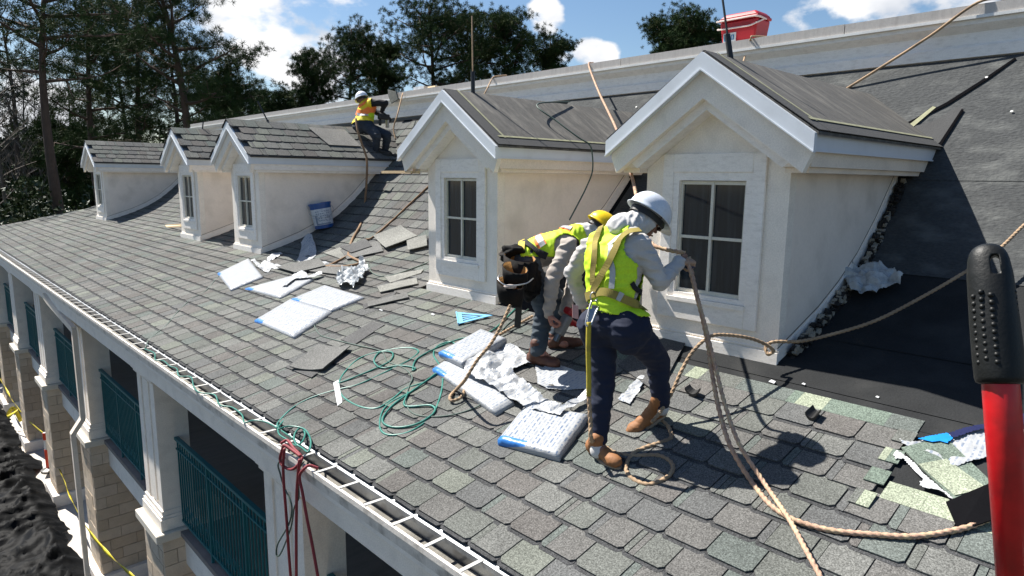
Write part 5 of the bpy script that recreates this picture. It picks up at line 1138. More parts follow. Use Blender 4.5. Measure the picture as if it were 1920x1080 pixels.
# long handled tool in the foreground
def tool():
    a, b, c = dp(1852, 478, .68), dp(1876, 722, .66), dp(1913, 1200, .64); T = empty('scraper_handle', c, 'red tool handle with black rubber grip standing upright in the right foreground', 'tool')
    rd = mat('handle_red', (0.50, 0.008, 0.012), rough=.35, var=.1, scale=20, bump=.05, dirt=(.22, .01, .012), dscale=25, damt=.7); gr = mat('grip_rubber', (0.006, 0.007, 0.007), rough=.5, var=.2, bump=.08, bscale=300, dirt=(.02, .019, .017), dscale=40, damt=.4, spec=.3)
    d = (a-b).normalized(); vw = ((a+b)/2).normalized(); w = vw.cross(d).normalized(); n = w.cross(d).normalized()
    MB().tube([c-c, b-c, b-c+d*.01], .0160, 20).obj('pole', rd, T, smooth=True)
    L_ = (a-b).length+.012; seg = 24; prof = [(h_, r_*.70) for h_, r_ in [(.0, .0298), (.004, .0312), (.03, .0315), (.06, .0308), (L_*.55, .0298), (L_*.8, .0285), (L_-.03, .0275), (L_-.017, .0262), (L_-.008, .0222), (L_-.003, .016), (L_, .006)]]
    V = []
    for (h, r_) in prof:
        for k in range(seg):
            t = 2*math.pi*k/seg; flat = 1-.32*max(0, (h/L_-.6)/.4); V.append(b-c+d*h+w*(r_*math.cos(t))+n*(r_*flat*math.sin(t)))
    F_ = [(i*seg+k, i*seg+(k+1) % seg, (i+1)*seg+(k+1) % seg, (i+1)*seg+k) for i in range(len(prof)-1) for k in range(seg)]+[tuple(range(seg-1, -1, -1)), tuple((len(prof)-1)*seg+k for k in range(seg))]
    g_ = mesh_obj('grip', V, F_, gr, T, smooth=True); sub = g_.modifiers.new('s', 'SUBSURF'); sub.levels = sub.render_levels = 1
    # hanging slot cut through the end
    SW = 1 if w.dot(AR) > 0 else -1
    cm = MB(); cc_ = b-c+d*(L_-.024)+w*.0055*SW; q = []
    for k in range(16):
        t = 2*math.pi*k/16; q.append(cc_+w*(.0040*math.cos(t))+d*(.0042*math.sin(t)+(.0065 if math.sin(t) > 0 else -.0065))-n*.06)
    cm.prism(q, n*.12); cu = cm.obj('slot_cutter', BLACK); cu.location = c
    bo = g_.modifiers.new('slot', 'BOOLEAN'); bo.object = cu; bo.solver = 'EXACT'
    bpy.context.view_layer.update(); dg = bpy.context.evaluated_depsgraph_get(); me = bpy.data.meshes.new_from_object(g_.evaluated_get(dg)); g_.modifiers.clear(); g_.data = me; bpy.data.objects.remove(cu)
    me.polygons.foreach_set('use_smooth', [True]*len(me.polygons))
    NUBS = []
    toward = (-(a+b)/2).normalized(); ang0 = math.atan2(toward.dot(n), toward.dot(w))
    for r_ in range(17):
        for s_ in (-1, 0, 1):
            h = .022+r_*.0074+(.0037 if s_ == 0 else 0)
            if h > L_-.052: continue
            for (ba) in (.45,):
                t = ang0+ba+s_*.42; rad = (.0302-.002*h/L_)*.70; p = b-c+d*h+(w*math.cos(t)+n*math.sin(t))*rad
                bm_ = MB(); NUBS.append(bm_); bm_.lathe([(.0030, 0), (.0026, .0016), (.0014, .0027), (.0003, .003)], p-(w*math.cos(t)+n*math.sin(t))*.001, (w*math.cos(t)+n*math.sin(t)), 8)
    for r_ in range(20):
        for k in range(2):
            t = ang0-1.35-k*.35; h = .03+r_*.0062+(.003*k); rad = (.0300-.002*h/L_)*.70; p = b-c+d*h+(w*math.cos(t)+n*math.sin(t))*rad
            if h > L_-.05: continue
            bm_ = MB(); NUBS.append(bm_); bm_.lathe([(.0024, 0), (.0018, .0014), (.0003, .002)], p-(w*math.cos(t)+n*math.sin(t))*.001, (w*math.cos(t)+n*math.sin(t)), 6)
    for q_ in NUBS: q_.obj('grip_nub', gr, g_, smooth=True)
tool()
# ------------------------------------------------------------------ people
def capsule(mb, a, ra, b, rb, seg=14, m=0):
    a, b = Vector(a), Vector(b); d = b-a; L_ = d.length
    if L_ < 1e-5: d = Vector((0, 0, 1)); L_ = 1e-5
    prof = [(max(.0004, ra*math.sin(t)), -ra*math.cos(t)) for t in np.linspace(0.05, math.pi/2, 5)]+[(max(.0004, rb*math.cos(t)), L_+rb*math.sin(t)) for t in np.linspace(0, math.pi/2-.05, 5)]
    return mb.lathe(prof, a, d, seg, m)
def ellipsoid(mb, c, X_, Y_, Z_, n=12):
    c = Vector(c); V = []; F_ = []
    for i in range(n+1):
        ph = math.pi*i/n*.998+.003
        for k in range(16):
            th = 2*math.pi*k/16; V.append(c+X_*(math.sin(ph)*math.cos(th))+Y_*(math.sin(ph)*math.sin(th))+Z_*math.cos(ph))
    F_ = [(i*16+k, (i+1)*16+k, (i+1)*16+(k+1) % 16, i*16+(k+1) % 16) for i in range(n) for k in range(16)]+[tuple(range(16)), tuple(n*16+k for k in range(15, -1, -1))]
    return mb.add(V, F_)
def skinmesh(name, mb, vox, mt, parent, origin, folds=0.0, ffreq=10, smooth_it=6, cut=None, fdir=None, seed=0):
    bmx = bmesh.new(); vs = [bmx.verts.new(v) for v in mb.v]
    for f in mb.f:
        try: bmx.faces.new([vs[i] for i in f])
        except ValueError: pass
    bmesh.ops.recalc_face_normals(bmx, faces=bmx.faces); me = bpy.data.meshes.new('tmp'); bmx.to_mesh(me); bmx.free()
    o = bpy.data.objects.new('tmp', me); COL.objects.link(o)
    r = o.modifiers.new('r', 'REMESH'); r.mode = 'VOXEL'; r.voxel_size = vox
    s = o.modifiers.new('s', 'SMOOTH'); s.factor = .5; s.iterations = smooth_it
    dg = bpy.context.evaluated_depsgraph_get(); dg.update(); me2 = bpy.data.meshes.new_from_object(o.evaluated_get(dg)); bpy.data.objects.remove(o)
    if folds:
        nv = len(me2.vertices); co = np.empty(nv*3); me2.vertices.foreach_get('co', co); co = co.reshape(-1, 3); no = np.empty(nv*3); me2.vertex_normals.foreach_get('vector', no); no = no.reshape(-1, 3)
        fd = Vector(fdir).normalized() if fdir is not None else Vector((0, 0, 1))
        for i in range(nv):
            p = Vector(co[i]); q = p+fd*(p.dot(fd))*1.6; w = noise.noise_vector(p*6)*.25
            f = 1-2*abs(noise.noise((q+w*.12)*ffreq+Vector((seed, 0, 0)))); g = noise.noise(q*ffreq*2.3)
            co[i] += no[i]*folds*(f*.8+g*.35-.5)
        me2.vertices.foreach_set('co', co.ravel())
    if cut:
        bmx = bmesh.new(); bmx.from_mesh(me2); bmesh.ops.delete(bmx, geom=[f for f in bmx.faces if cut(f.calc_center_median())], context='FACES'); bmx.to_mesh(me2); bmx.free()
    bv = BVHTree.FromPolygons([v.co.copy() for v in me2.vertices], [tuple(p.vertices) for p in me2.polygons])
    me2.transform(Matrix.Translation(-Vector(origin))); me2.materials.clear(); me2.materials.append(mt); me2.polygons.foreach_set('use_smooth', [True]*len(me2.polygons)); me2.name = name; me2.update()
    return link(name, me2, parent), bv
def hand(name, wrist, dirn, palm, s, curl, mt, parent, origin, thumb_side=1, tips=None):
    d = Vector(dirn).normalized(); n = Vector(palm); n = (n-d*n.dot(d)).normalized(); w = d.cross(n)*thumb_side; wr = Vector(wrist); mb = MB(); tb = MB()
    for i, (off, ln, r) in enumerate(((.030, .072, .0095), (.010, .080, .0098), (-.011, .074, .0094), (-.030, .058, .0085))):
        k = wr+d*(.088-.006*abs(i-1))*s+w*off*s; capsule(mb, wr+w*off*.6*s, .017*s, k, .0145*s); p = k; dd = d; c = curl*(1+.07*i)
        for j, fr in enumerate((.42, .33, .25)):
            dd = (dd*math.cos(c*(.9, 1.1, .8)[j])+n*math.sin(c*(.9, 1.1, .8)[j])).normalized()
            q = p+dd*ln*fr*s; capsule(tb if (tips and j > 0) else mb, p, r*s*(1.12-.1*j), q, r*s*(1.02-.1*j), 10); 
            if tips and j > 0: capsule(mb, p, r*s*.8, q, r*s*.6, 10)
            nn = n; n2 = (n*math.cos(c*.9)-d*math.sin(c*.9)); p = q
            # rotate the bend plane along with the finger
            dperp = (w.cross(dd)).normalized(); 
            if dperp.dot(n) < 0 and j == 0: dperp = -dperp
            d_, n_ = dd, (w.cross(dd) if w.cross(dd).dot(n*math.cos(c)-d*math.sin(c)) > 0 else -w.cross(dd)).normalized()
            n = n_
        n = Vector(palm); n = (n-d*n.dot(d)).normalized()
    t0 = wr+d*.03*s+w*.026*s+n*.006*s; t1 = t0+(d*.55+w*.6+n*.55).normalized()*.042*s; t2 = t1+(d*.8+n*.75-w*.1).normalized()*.032*s; t3 = t2+(d*.7+n*.7-w*.5).normalized()*.022*s
    capsule(mb, t0, .016*s, t1, .0125*s); capsule(mb, t1, .0125*s, t2, .011*s); capsule(mb, t2, .011*s, t3, .0095*s)
    ellipsoid(mb, wr+d*.045*s, d*.055*s, w*.040*s, n*.018*s)
    o, b = skinmesh(name, mb, .0045*s, mt, parent, origin, folds=.0012, ffreq=40, smooth_it=2)
    if tips: skinmesh(name+'_fingertips', tb, .004*s, tips, o, origin, smooth_it=1)[0].parent = o
    return o
def boot(heel, toe, ankle, s, mt, sole_mt, parent, origin, up=None):
    up = up or nroof(heel.x); d = (Vector(toe)-Vector(heel)); L_ = d.length; d.normalize(); up = (up-d*up.dot(d)).normalized(); w = d.cross(up)
    L_ = .285*s; h = Vector(heel); mb = MB()
    ellipsoid(mb, h+d*L_*.78+up*.045*s, d*.075*s, w*.050*s, up*.042*s); ellipsoid(mb, h+d*L_*.5+up*.055*s, d*.10*s, w*.044*s, up*.045*s); ellipsoid(mb, h+d*L_*.17+up*.055*s, d*.060*s, w*.042*s, up*.055*s)
    capsule(mb, h+d*L_*.22+up*.07*s, .046*s, Vector(ankle)+up*.05, .050*s); capsule(mb, h+d*L_*.25+up*.09*s, .042*s, h+d*L_*.6+up*.055*s, .036*s)
    o, b = skinmesh('boot', mb, .009*s, mt, parent, origin, folds=.004, ffreq=14, smooth_it=3)
    out = []
    for k in range(22):
        t = 2*math.pi*k/22; u = math.cos(t); v = math.sin(t); wd = .050 if u > 0 else .038; out.append(h+d*(L_*.5+u*L_*.53)+w*(v*wd*s*(1 if abs(u) < .8 else 1.0)))
    MB().prism(out, up*.024*s).obj('sole', sole_mt, o, local=origin)
    m = MB()
    for k in range(5):
        c = h+d*L_*(.34+.075*k)+up*(.105-.010*k)*s; m.tube([c-w*.024*s, c+up*.008, c+w*.024*s], .0028*s, 5)
    m.obj('laces', mat('laces', (.18, .13, .07), rough=.9, bump=0), o, local=origin)
    return o
def helmet(c, up, fwd, col, parent, origin, s=1.0):
    up = Vector(up).normalized(); f = Vector(fwd); f = (f-up*f.dot(up)).normalized(); w = f.cross(up); c = Vector(c); V = []; NT, NP = 36, 10
    for i in range(NP+1):
        ph = math.pi/2*i/NP*.995+.005
        for k in range(NT):
            t = 2*math.pi*k/NT; rdg = 1+.025*math.exp(-(math.sin(t)/.16)**2)*(1 if i > 0 else 0)
            V.append(c+f*(.142*s*math.sin(ph)*math.cos(t)*rdg)+w*(.115*s*math.sin(ph)*math.sin(t))+up*(.118*s*math.cos(ph)*(1.0+.02*math.cos(2*t)*math.sin(ph))))
    for k in range(NT):
        t = 2*math.pi*k/NT; ct = math.cos(t); ex = .014+.042*max(0, ct)**2.5
        V.append(c+f*((.142+ex)*s*ct)+w*((.115+.012)*s*math.sin(t))+up*(-.010-.016*max(0, ct)**2)*s)
    F_ = [(i*NT+k, i*NT+(k+1) % NT, (i+1)*NT+(k+1) % NT, (i+1)*NT+k) for i in range(NP+1) for k in range(NT)]
    o = mesh_obj('hard_hat', [v-Vector(origin) for v in V], F_, col, parent, smooth=True); sd = o.modifiers.new('s', 'SOLIDIFY'); sd.thickness = .004; sd.offset = -1
    band = MB(); R_ = []
    for k in range(28):
        t = 2*math.pi*k/28; R_.append((f*(.118*s*math.cos(t))+w*(.094*s*math.sin(t)), ))
    for k in range(28):
        a, b = R_[k][0], R_[(k+1) % 28][0]; band.add([c+a-up*.012*s, c+b-up*.012*s, c+b-up*.048*s, c+a-up*.048*s], [(0, 1, 2, 3)])
    q = band.obj('hat_band', BLACK, o, local=origin); sd = q.modifiers.new('s', 'SOLIDIFY'); sd.thickness = .005
    return o
def strap(name, bv, pix, wd, mt, parent, origin, off=.004, th=.003):
    P = []; 
    S_ = spline([Vector((x, y, 0)) for x, y in pix], 7)
    for q in S_:
        dv = (AF+AR*((q.x-960)/F_PX)-AU*((q.y-540)/F_PX)).normalized(); hit = None
        for dx, dy in ((0, 0), (3, 0), (-3, 0), (0, 3), (0, -3), (7, 0), (-7, 0)):
            dv = (AF+AR*((q.x+dx-960)/F_PX)-AU*((q.y+dy-540)/F_PX)).normalized(); l, n, i, d_ = bv.ray_cast(Vector((0, 0, 0)), dv)
            if l is not None: break
        if l is None: continue
        if P and (l-P[-1][0]).length > .12: continue
        P.append((l+n*off, n))
    if len(P) < 3: return None
    V = []
    for i, (p, n) in enumerate(P):
        t = (P[min(i+1, len(P)-1)][0]-P[max(0, i-1)][0]).normalized(); nn = (P[max(0, i-1)][1]+n+P[min(i+1, len(P)-1)][1]).normalized(); s = t.cross(nn).normalized(); V += [p-s*wd/2-Vector(origin), p+s*wd/2-Vector(origin)]
    F_ = [(2*i, 2*i+1, 2*i+3, 2*i+2) for i in range(len(P)-1)]
    o = mesh_obj(name, V, F_, mt, parent, smooth=False); sd = o.modifiers.new('s', 'SOLIDIFY'); sd.thickness = th; sd.offset = 0; return o
def cloth(name, col, **k): return mat(name, col, rough=k.pop('rough', .85), var=k.pop('var', .12), scale=6, fine=.06, fscale=160, bump=.2, bscale=300, bdist=.002, **k)
DENIM = cloth('dark_denim', (0.005, 0.010, 0.032), dirt=(.011, .018, .044), dscale=5, damt=.5); DENIM2 = cloth('worn_denim', (0.030, 0.045, 0.062), dirt=(.075, .095, .11), dscale=7, damt=.7); DENIM3 = cloth('grey_denim', (0.020, 0.028, 0.042), dirt=(.06, .07, .08), dscale=6, damt=.5)
SHIRT1 = cloth('grey_shirt', (0.47, 0.45, 0.435), dirt=(.38, .35, .33), dscale=5, damt=.4); SHIRT2 = cloth('taupe_shirt', (0.36, 0.32, 0.285), dirt=(.16, .13, .10), dscale=6, damt=.6); BLACKC = cloth('black_sleeve', (0.012, 0.012, 0.014))
HIVIS = mat('hi_vis_yellow', (0.55, 0.80, 0.02), rough=.7, var=.06, scale=6, bump=.15, bscale=200, bdist=.002, dirt=(.42, .55, .03), dscale=6, damt=.4); ORANGE = mat('hi_vis_orange', (0.95, 0.22, 0.04), rough=.7, var=.06, bump=.1, bscale=200, bdist=.002)
SILVER = mat('reflective_silver', (0.42, 0.43, 0.43), rough=.4, var=.05, bump=.05); WEB = mat('harness_webbing', (0.30, 0.24, 0.055), rough=.9, var=.15, scale=12, fine=.1, fscale=200, bump=.3, bscale=300, bdist=.002, dirt=(.13, .09, .03), dscale=9, damt=.7)
SKIN = mat('skin', (0.22, 0.105, 0.065), rough=.55, var=.08, scale=12, bump=.1, bscale=90, bdist=.002); SKIN2 = mat('skin_reddish', (0.36, 0.16, 0.115), rough=.55, var=.08, bump=.1, bscale=90, bdist=.002)
LEATH = mat('tan_leather', (0.27, 0.115, 0.04), rough=.7, var=.2, scale=9, bump=.2, dirt=(.14, .07, .035), dscale=9, damt=.6); LEATH2 = mat('brown_leather', (0.09, 0.032, 0.018), rough=.65, var=.2, bump=.2, dirt=(.18, .10, .06), dscale=9, damt=.4)
SOLE = mat('boot_sole', (.35, .27, .19), rough=.8, bump=.2); GLOVE = mat('glove_tan', (.36, .24, .17), rough=.9, bump=.3, var=.15, dirt=(.2, .13, .09), dscale=14, damt=.5); NAVY = mat('glove_navy', (.015, .02, .06), rough=.5, bump=.1)
HAT_W = mat('hat_white', (.66, .70, .76), rough=.3, var=.03, bump=.02, dirt=(.45, .46, .48), dscale=9, damt=.3); HAT_Y = mat('hat_yellow', (.80, .56, .01), rough=.35, var=.04, bump=.02)
SHADE_GREY = cloth('hood_grey', (.55, .54, .53)); STEEL = mat('hook_steel', (.45, .45, .44), rough=.3, metal=.9, bump=.05)
def J(x, y, d): return dp(x, y, d)
def head(c, fwd, up, parent, origin, mb, s=1.0):
    """adds the head to a body mesh: skull, jaw, nose, brow, ears"""
    f = Vector(fwd).normalized(); up = Vector(up); up = (up-f*up.dot(f)).normalized(); w = f.cross(up); c = Vector(c)
    ellipsoid(mb, c+up*.02*s, f*.095*s, w*.075*s, up*.105*s); ellipsoid(mb, c-up*.045*s+f*.028*s, f*.062*s, w*.055*s, up*.068*s)
    capsule(mb, c+f*.088*s+up*.015*s, .010*s, c+f*.112*s-up*.022*s, .014*s); capsule(mb, c+f*.084*s+up*.032*s-w*.03*s, .012*s, c+f*.084*s+up*.032*s+w*.03*s, .012*s)
    capsule(mb, c+f*.082*s-up*.056*s-w*.018*s, .009*s, c+f*.082*s-up*.056*s+w*.018*s, .009*s); capsule(mb, c+f*.070*s-up*.088*s, .017*s, c+f*.055*s-up*.09*s, .02*s)
    for sd in (-1, 1): ellipsoid(mb, c+w*.077*s*sd-f*.005*s, f*.020*s, w*.009*s, up*.032*s)
    return f, up, w
def face_bits(c, f, up, w, parent, origin, s=1.0, glasses=True):
    m = MB()
    for sd in (-1, 1): ellipsoid(m, c+f*.083*s+up*.012*s+w*sd*.030*s, f*.012*s, w*.013*s, up*.009*s, 8)
    m.obj('eyes', mat('eye_white', (.5, .48, .45), rough=.3, bump=0), parent, smooth=True, local=origin)
    m = MB(); capsule(m, c+f*.094*s-up*.060*s-w*.02*s, .005*s, c+f*.094*s-up*.060*s+w*.02*s, .005*s); m.obj('lips', mat('lips', (.25, .09, .07), rough=.5, bump=0), parent, smooth=True, local=origin)
    if glasses:
        g = MB()
        for sd in (-1, 1): ellipsoid(g, c+f*.103*s+up*.012*s+w*sd*.034*s, f*.006*s, w*.030*s, up*.018*s, 8); g.tube([c+f*.10*s+up*.016*s+w*sd*.062*s, c+f*.02*s+up*.016*s+w*sd*.084*s, c-f*.01*s+up*.01*s+w*sd*.082*s], .0035*s, 5)
        g.tube([c+f*.108*s+up*.016*s-w*.02*s, c+f*.108*s+up*.016*s+w*.02*s], .003*s, 5); g.obj('sunglasses', mat('lens_dark', (.01, .01, .012), rough=.1, bump=0), parent, smooth=True, local=origin)

def worker1():
    O = rp(1150, 850, 0)
    T = empty('person', O, 'worker in white hard hat, yellow-green vest and dark jeans pulling a rope, back turned', 'person')
    F = (AR*.62+AF*.78); Rt = (AR*.78-AF*.62)
    pel = J(1152, 600, 3.98); hl, hr = J(1126, 612, 4.05), J(1182, 616, 3.92); kl, al = J(1130, 722, 4.03), J(1121, 836, 4.01); kr, ar_ = J(1233, 676, 4.14), J(1240, 758, 4.22)
    wai = J(1150, 552, 3.97); che = J(1152, 490, 3.98); sl, sr = J(1105, 464, 4.10), J(1200, 460, 3.87); nk = J(1166, 428, 4.0); hd = J(1211, 411, 4.08)
    el, wl = J(1073, 512, 4.26), J(1092, 572, 4.46); er, wr = J(1237, 528, 3.90), J(1274, 491, 4.06)
    def torso(mb, e=0):
        capsule(mb, hl, .125+e, hr, .125+e); capsule(mb, pel-F*.03, .128+e, wai, .122+e); capsule(mb, wai+Rt*.035, .115+e, che+Rt*.05, .125+e); capsule(mb, wai-Rt*.035, .115+e, che-Rt*.05, .125+e)
        capsule(mb, che+Rt*.06, .12+e, sr-(sr-nk)*.28-AU*.03, .085+e); capsule(mb, che-Rt*.06, .12+e, sl-(sl-nk)*.28-AU*.03, .085+e); capsule(mb, sl, .062+e, sr, .062+e); capsule(mb, sl, .06+e, nk, .055+e*.5); capsule(mb, sr, .06+e, nk, .055+e*.5)
    def legs(mb, e=0, boots=True):
        capsule(mb, hl, .105+e, kl, .070+e); capsule(mb, kl, .070+e, al+(kl-al)*.1, .050+e); capsule(mb, hr, .105+e, kr, .072+e); capsule(mb, kr, .072+e, ar_+(kr-ar_)*.05, .050+e); capsule(mb, kl.lerp(al, .28)-F*.015, .060+e, kl.lerp(al, .6), .05+e)
        capsule(mb, hl-F*.05, .115+e, hl-F*.03-AU*.05, .10+e); capsule(mb, hr-F*.05, .115+e, hr-F*.03-AU*.05, .10+e)
    def arms(mb, e=0):
        capsule(mb, sl, .060+e, el, .048+e); capsule(mb, el, .048+e, wl, .034+e); capsule(mb, sr, .062+e, er, .050+e); capsule(mb, er, .050+e, wr, .034+e); capsule(mb, er.lerp(wr, .2), .05+e, er.lerp(wr, .5), .043+e)
    m = MB(); torso(m, -.012); legs(m, -.015); arms(m, -.012); capsule(m, nk, .05, hd-AU*.03, .05)
    f, u, w = head(hd, AR*.72+AF*.45-AU*.50, AU*1.0+AR*.45, T, O, m)
    for a, b in ((al, rp(1140, 866, .05)), (ar_, rp(1222, 794, .06))): capsule(m, a, .04, b, .035)
    capsule(m, wr, .022, wr+(wr-er)*.3, .02); capsule(m, wl, .022, wl+(wl-el)*.3, .02)
    body, bb = skinmesh('body', m, .010, SKIN, T, O); face_bits(hd, f, u, w, T, O)
    m = MB(); legs(m, .006); capsule(m, hl, .130, hr, .130); capsule(m, pel-F*.03, .138, wai-(wai-pel)*.1, .134)
    je, jb = skinmesh('jeans', m, .009, DENIM, T, O, folds=.009, ffreq=8, fdir=AU, smooth_it=5)
    m = MB(); torso(m, .002); arms(m, .008); cutz = pel
    sh, sb = skinmesh('shirt', m, .009, SHIRT1, T, O, folds=.014, ffreq=9, fdir=AU, smooth_it=4, cut=lambda p: (p-pel).dot(AU) < .05)
    m = MB(); torso(m, .016); capsule(m, sl+(nk-sl)*.1, .072, nk, .06); capsule(m, sr+(nk-sr)*.25, .072, nk, .06)
    side = Rt
    def vc(p):
        h = (p-pel).dot(AU)+.10*(p-pel).dot(Rt)
        if h < .05: return True
        q = p-sr
        if q.length < .098+.02 and q.dot(Rt) > -.055: return True
        if (p-sl).length < .10 and (p-sl).dot(Rt) < .03: return True
        # side opening of the vest
        s_ = (p-che).dot(Rt); fr = (p-che).dot(F)
        if s_ > .105 and fr > -.045 and fr < .05 and h > .10: return True
        return False
    ve, vb = skinmesh('vest', m, .009, HIVIS, T, O, folds=.010, ffreq=7, fdir=AU, smooth_it=4, cut=vc); sd = ve.modifiers.new('s', 'SOLIDIFY'); sd.thickness = .004
    m = MB(); torso(m, .020); capsule(m, sl+(nk-sl)*.1, .074, nk, .062); capsule(m, sr+(nk-sr)*.25, .074, nk, .062); _, hb = skinmesh('tmpx', m, .012, WEB, None, O); bpy.data.objects.remove(_)
    c = lambda pts: [(1040+x/3.6, 330+y/3.6) for x, y in pts]
    for nm, pts, wd, mt, of in (('reflective_stripe', [(385, 470), (375, 560), (392, 640), (385, 760)], .035, SILVER, .004), ('reflective_stripe', [(365, 470), (430, 415), (500, 375), (555, 350)], .03, SILVER, .004),
        ('harness_strap', [(318, 345), (280, 430), (270, 560), (262, 650), (262, 740)], .038, WEB, .009), ('harness_strap', [(575, 372), (500, 385), (440, 440), (400, 520), (350, 620), (290, 720), (262, 780)], .042, WEB, .012),
        ):
        strap(nm, hb, c(pts), wd, mt, ve, O, of)
    strap('harness_belt', hb, c([(140, 835), (200, 818), (262, 795), (330, 782), (400, 800), (480, 835), (560, 870), (620, 895)]), .048, WEB, T, O, .006, .005)
    bk = strap('belt_buckle', hb, c([(425, 805), (440, 812), (455, 820)]), .052, SILVER, T, O, .011, .003)
    strap('black_tool_strap', hb, c([(520, 720), (545, 760), (600, 790), (640, 800)]), .03, BLACKC, T, O, .004, .004)
    # D ring, hook, lanyard
    dr = hb.ray_cast(Vector((0, 0, 0)), J(1113, 556, 1).normalized())[0]+(-AF)*.02
    m = MB().tube([dr+AR*.022*math.cos(t)+AU*.026*math.sin(t) for t in np.linspace(0, 2*math.pi, 15)], .004, 6, cap=False); m.obj('d_ring', STEEL, T, smooth=True, local=O)
    h0, h1 = dr-AU*.02, J(1104, 608, 3.82)
    k = MB().tube(spline([h0+AR*.01, h0+AR*.03-AU*.03, h0.lerp(h1, .5)+AR*.028, h1+AR*.012, h1-AR*.016, h0.lerp(h1, .5)-AR*.018, h0-AR*.012], 5), .007, 6).obj('hook', STEEL, T, smooth=True, local=O)
    MB().prism([h0.lerp(h1, .35)-AR*.02, h0.lerp(h1, .35)+AR*.03, h1+AR*.022, h1-AR*.014], AF*.01).obj('hook_gate', STEEL, k, local=O)
    ly = mat('lanyard_yellow', (.42, .34, .03), rough=.8, bump=.2, dirt=(.2, .15, .04), dscale=12, damt=.6)
    MB().tube(spline([J(1104, 604, 3.82), J(1103, 650, 3.84), J(1104, 700, 3.87), J(1104, 742, 3.9)], 6), .015, 8).obj('lanyard', ly, T, smooth=True, local=O)
    # phone in the hip pocket
    p = J(1079, 583, 3.93); MB().prism([p-AR*.018+AU*.04, p+AR*.018+AU*.03, p+AR*.018-AU*.05, p-AR*.018-AU*.04], AF*.012).obj('phone', mat('phone_pink', (.55, .30, .28), rough=.4), T, local=O)
    # hood, hat
    m = MB(); ellipsoid(m, hd+u*.01, f*.100, w*.088, u*.115); capsule(m, hd-u*.04-f*.02, .083, nk-f*.01, .085); capsule(m, nk+Rt*.05, .062, nk-Rt*.05, .062)
    hood, _b = skinmesh('hood', m, .008, SHADE_GREY, T, O, folds=.010, ffreq=12, fdir=f, cut=lambda p: (p-hd).dot(f) > .035 and (p-hd).dot(u) < .07 and (p-hd).dot(u) > -.09)
    helmet(hd+u*.045, u, f, HAT_W, T, O, 1.06)
    hand('glove', wr+(wr-er).normalized()*.0, (AR*.85+AF*.35+AU*.05), (-AU*.9+AF*.3), 1.08, 1.15, GLOVE, T, O, 1, tips=NAVY)
    hand('glove', wl, (AR*.5+AF*.6-AU*.2), (-AU), 1.0, .8, GLOVE, T, O, -1)
    boot(rp(1105, 846, 0), rp(1141, 868, 0), al, 1.0, LEATH, SOLE, T, O)
    boot(rp(1250, 785, .035), rp(1218, 797, .0), ar_, 1.0, LEATH, SOLE, T, O)
    for a, k in ((al, kl), (ar_, kr)): m = MB(); capsule(m, a-(k-a).normalized()*.03, .048, a+(k-a).normalized()*.02, .046); skinmesh('sock', m, .010, SHADE_GREY, T, O)
worker1()

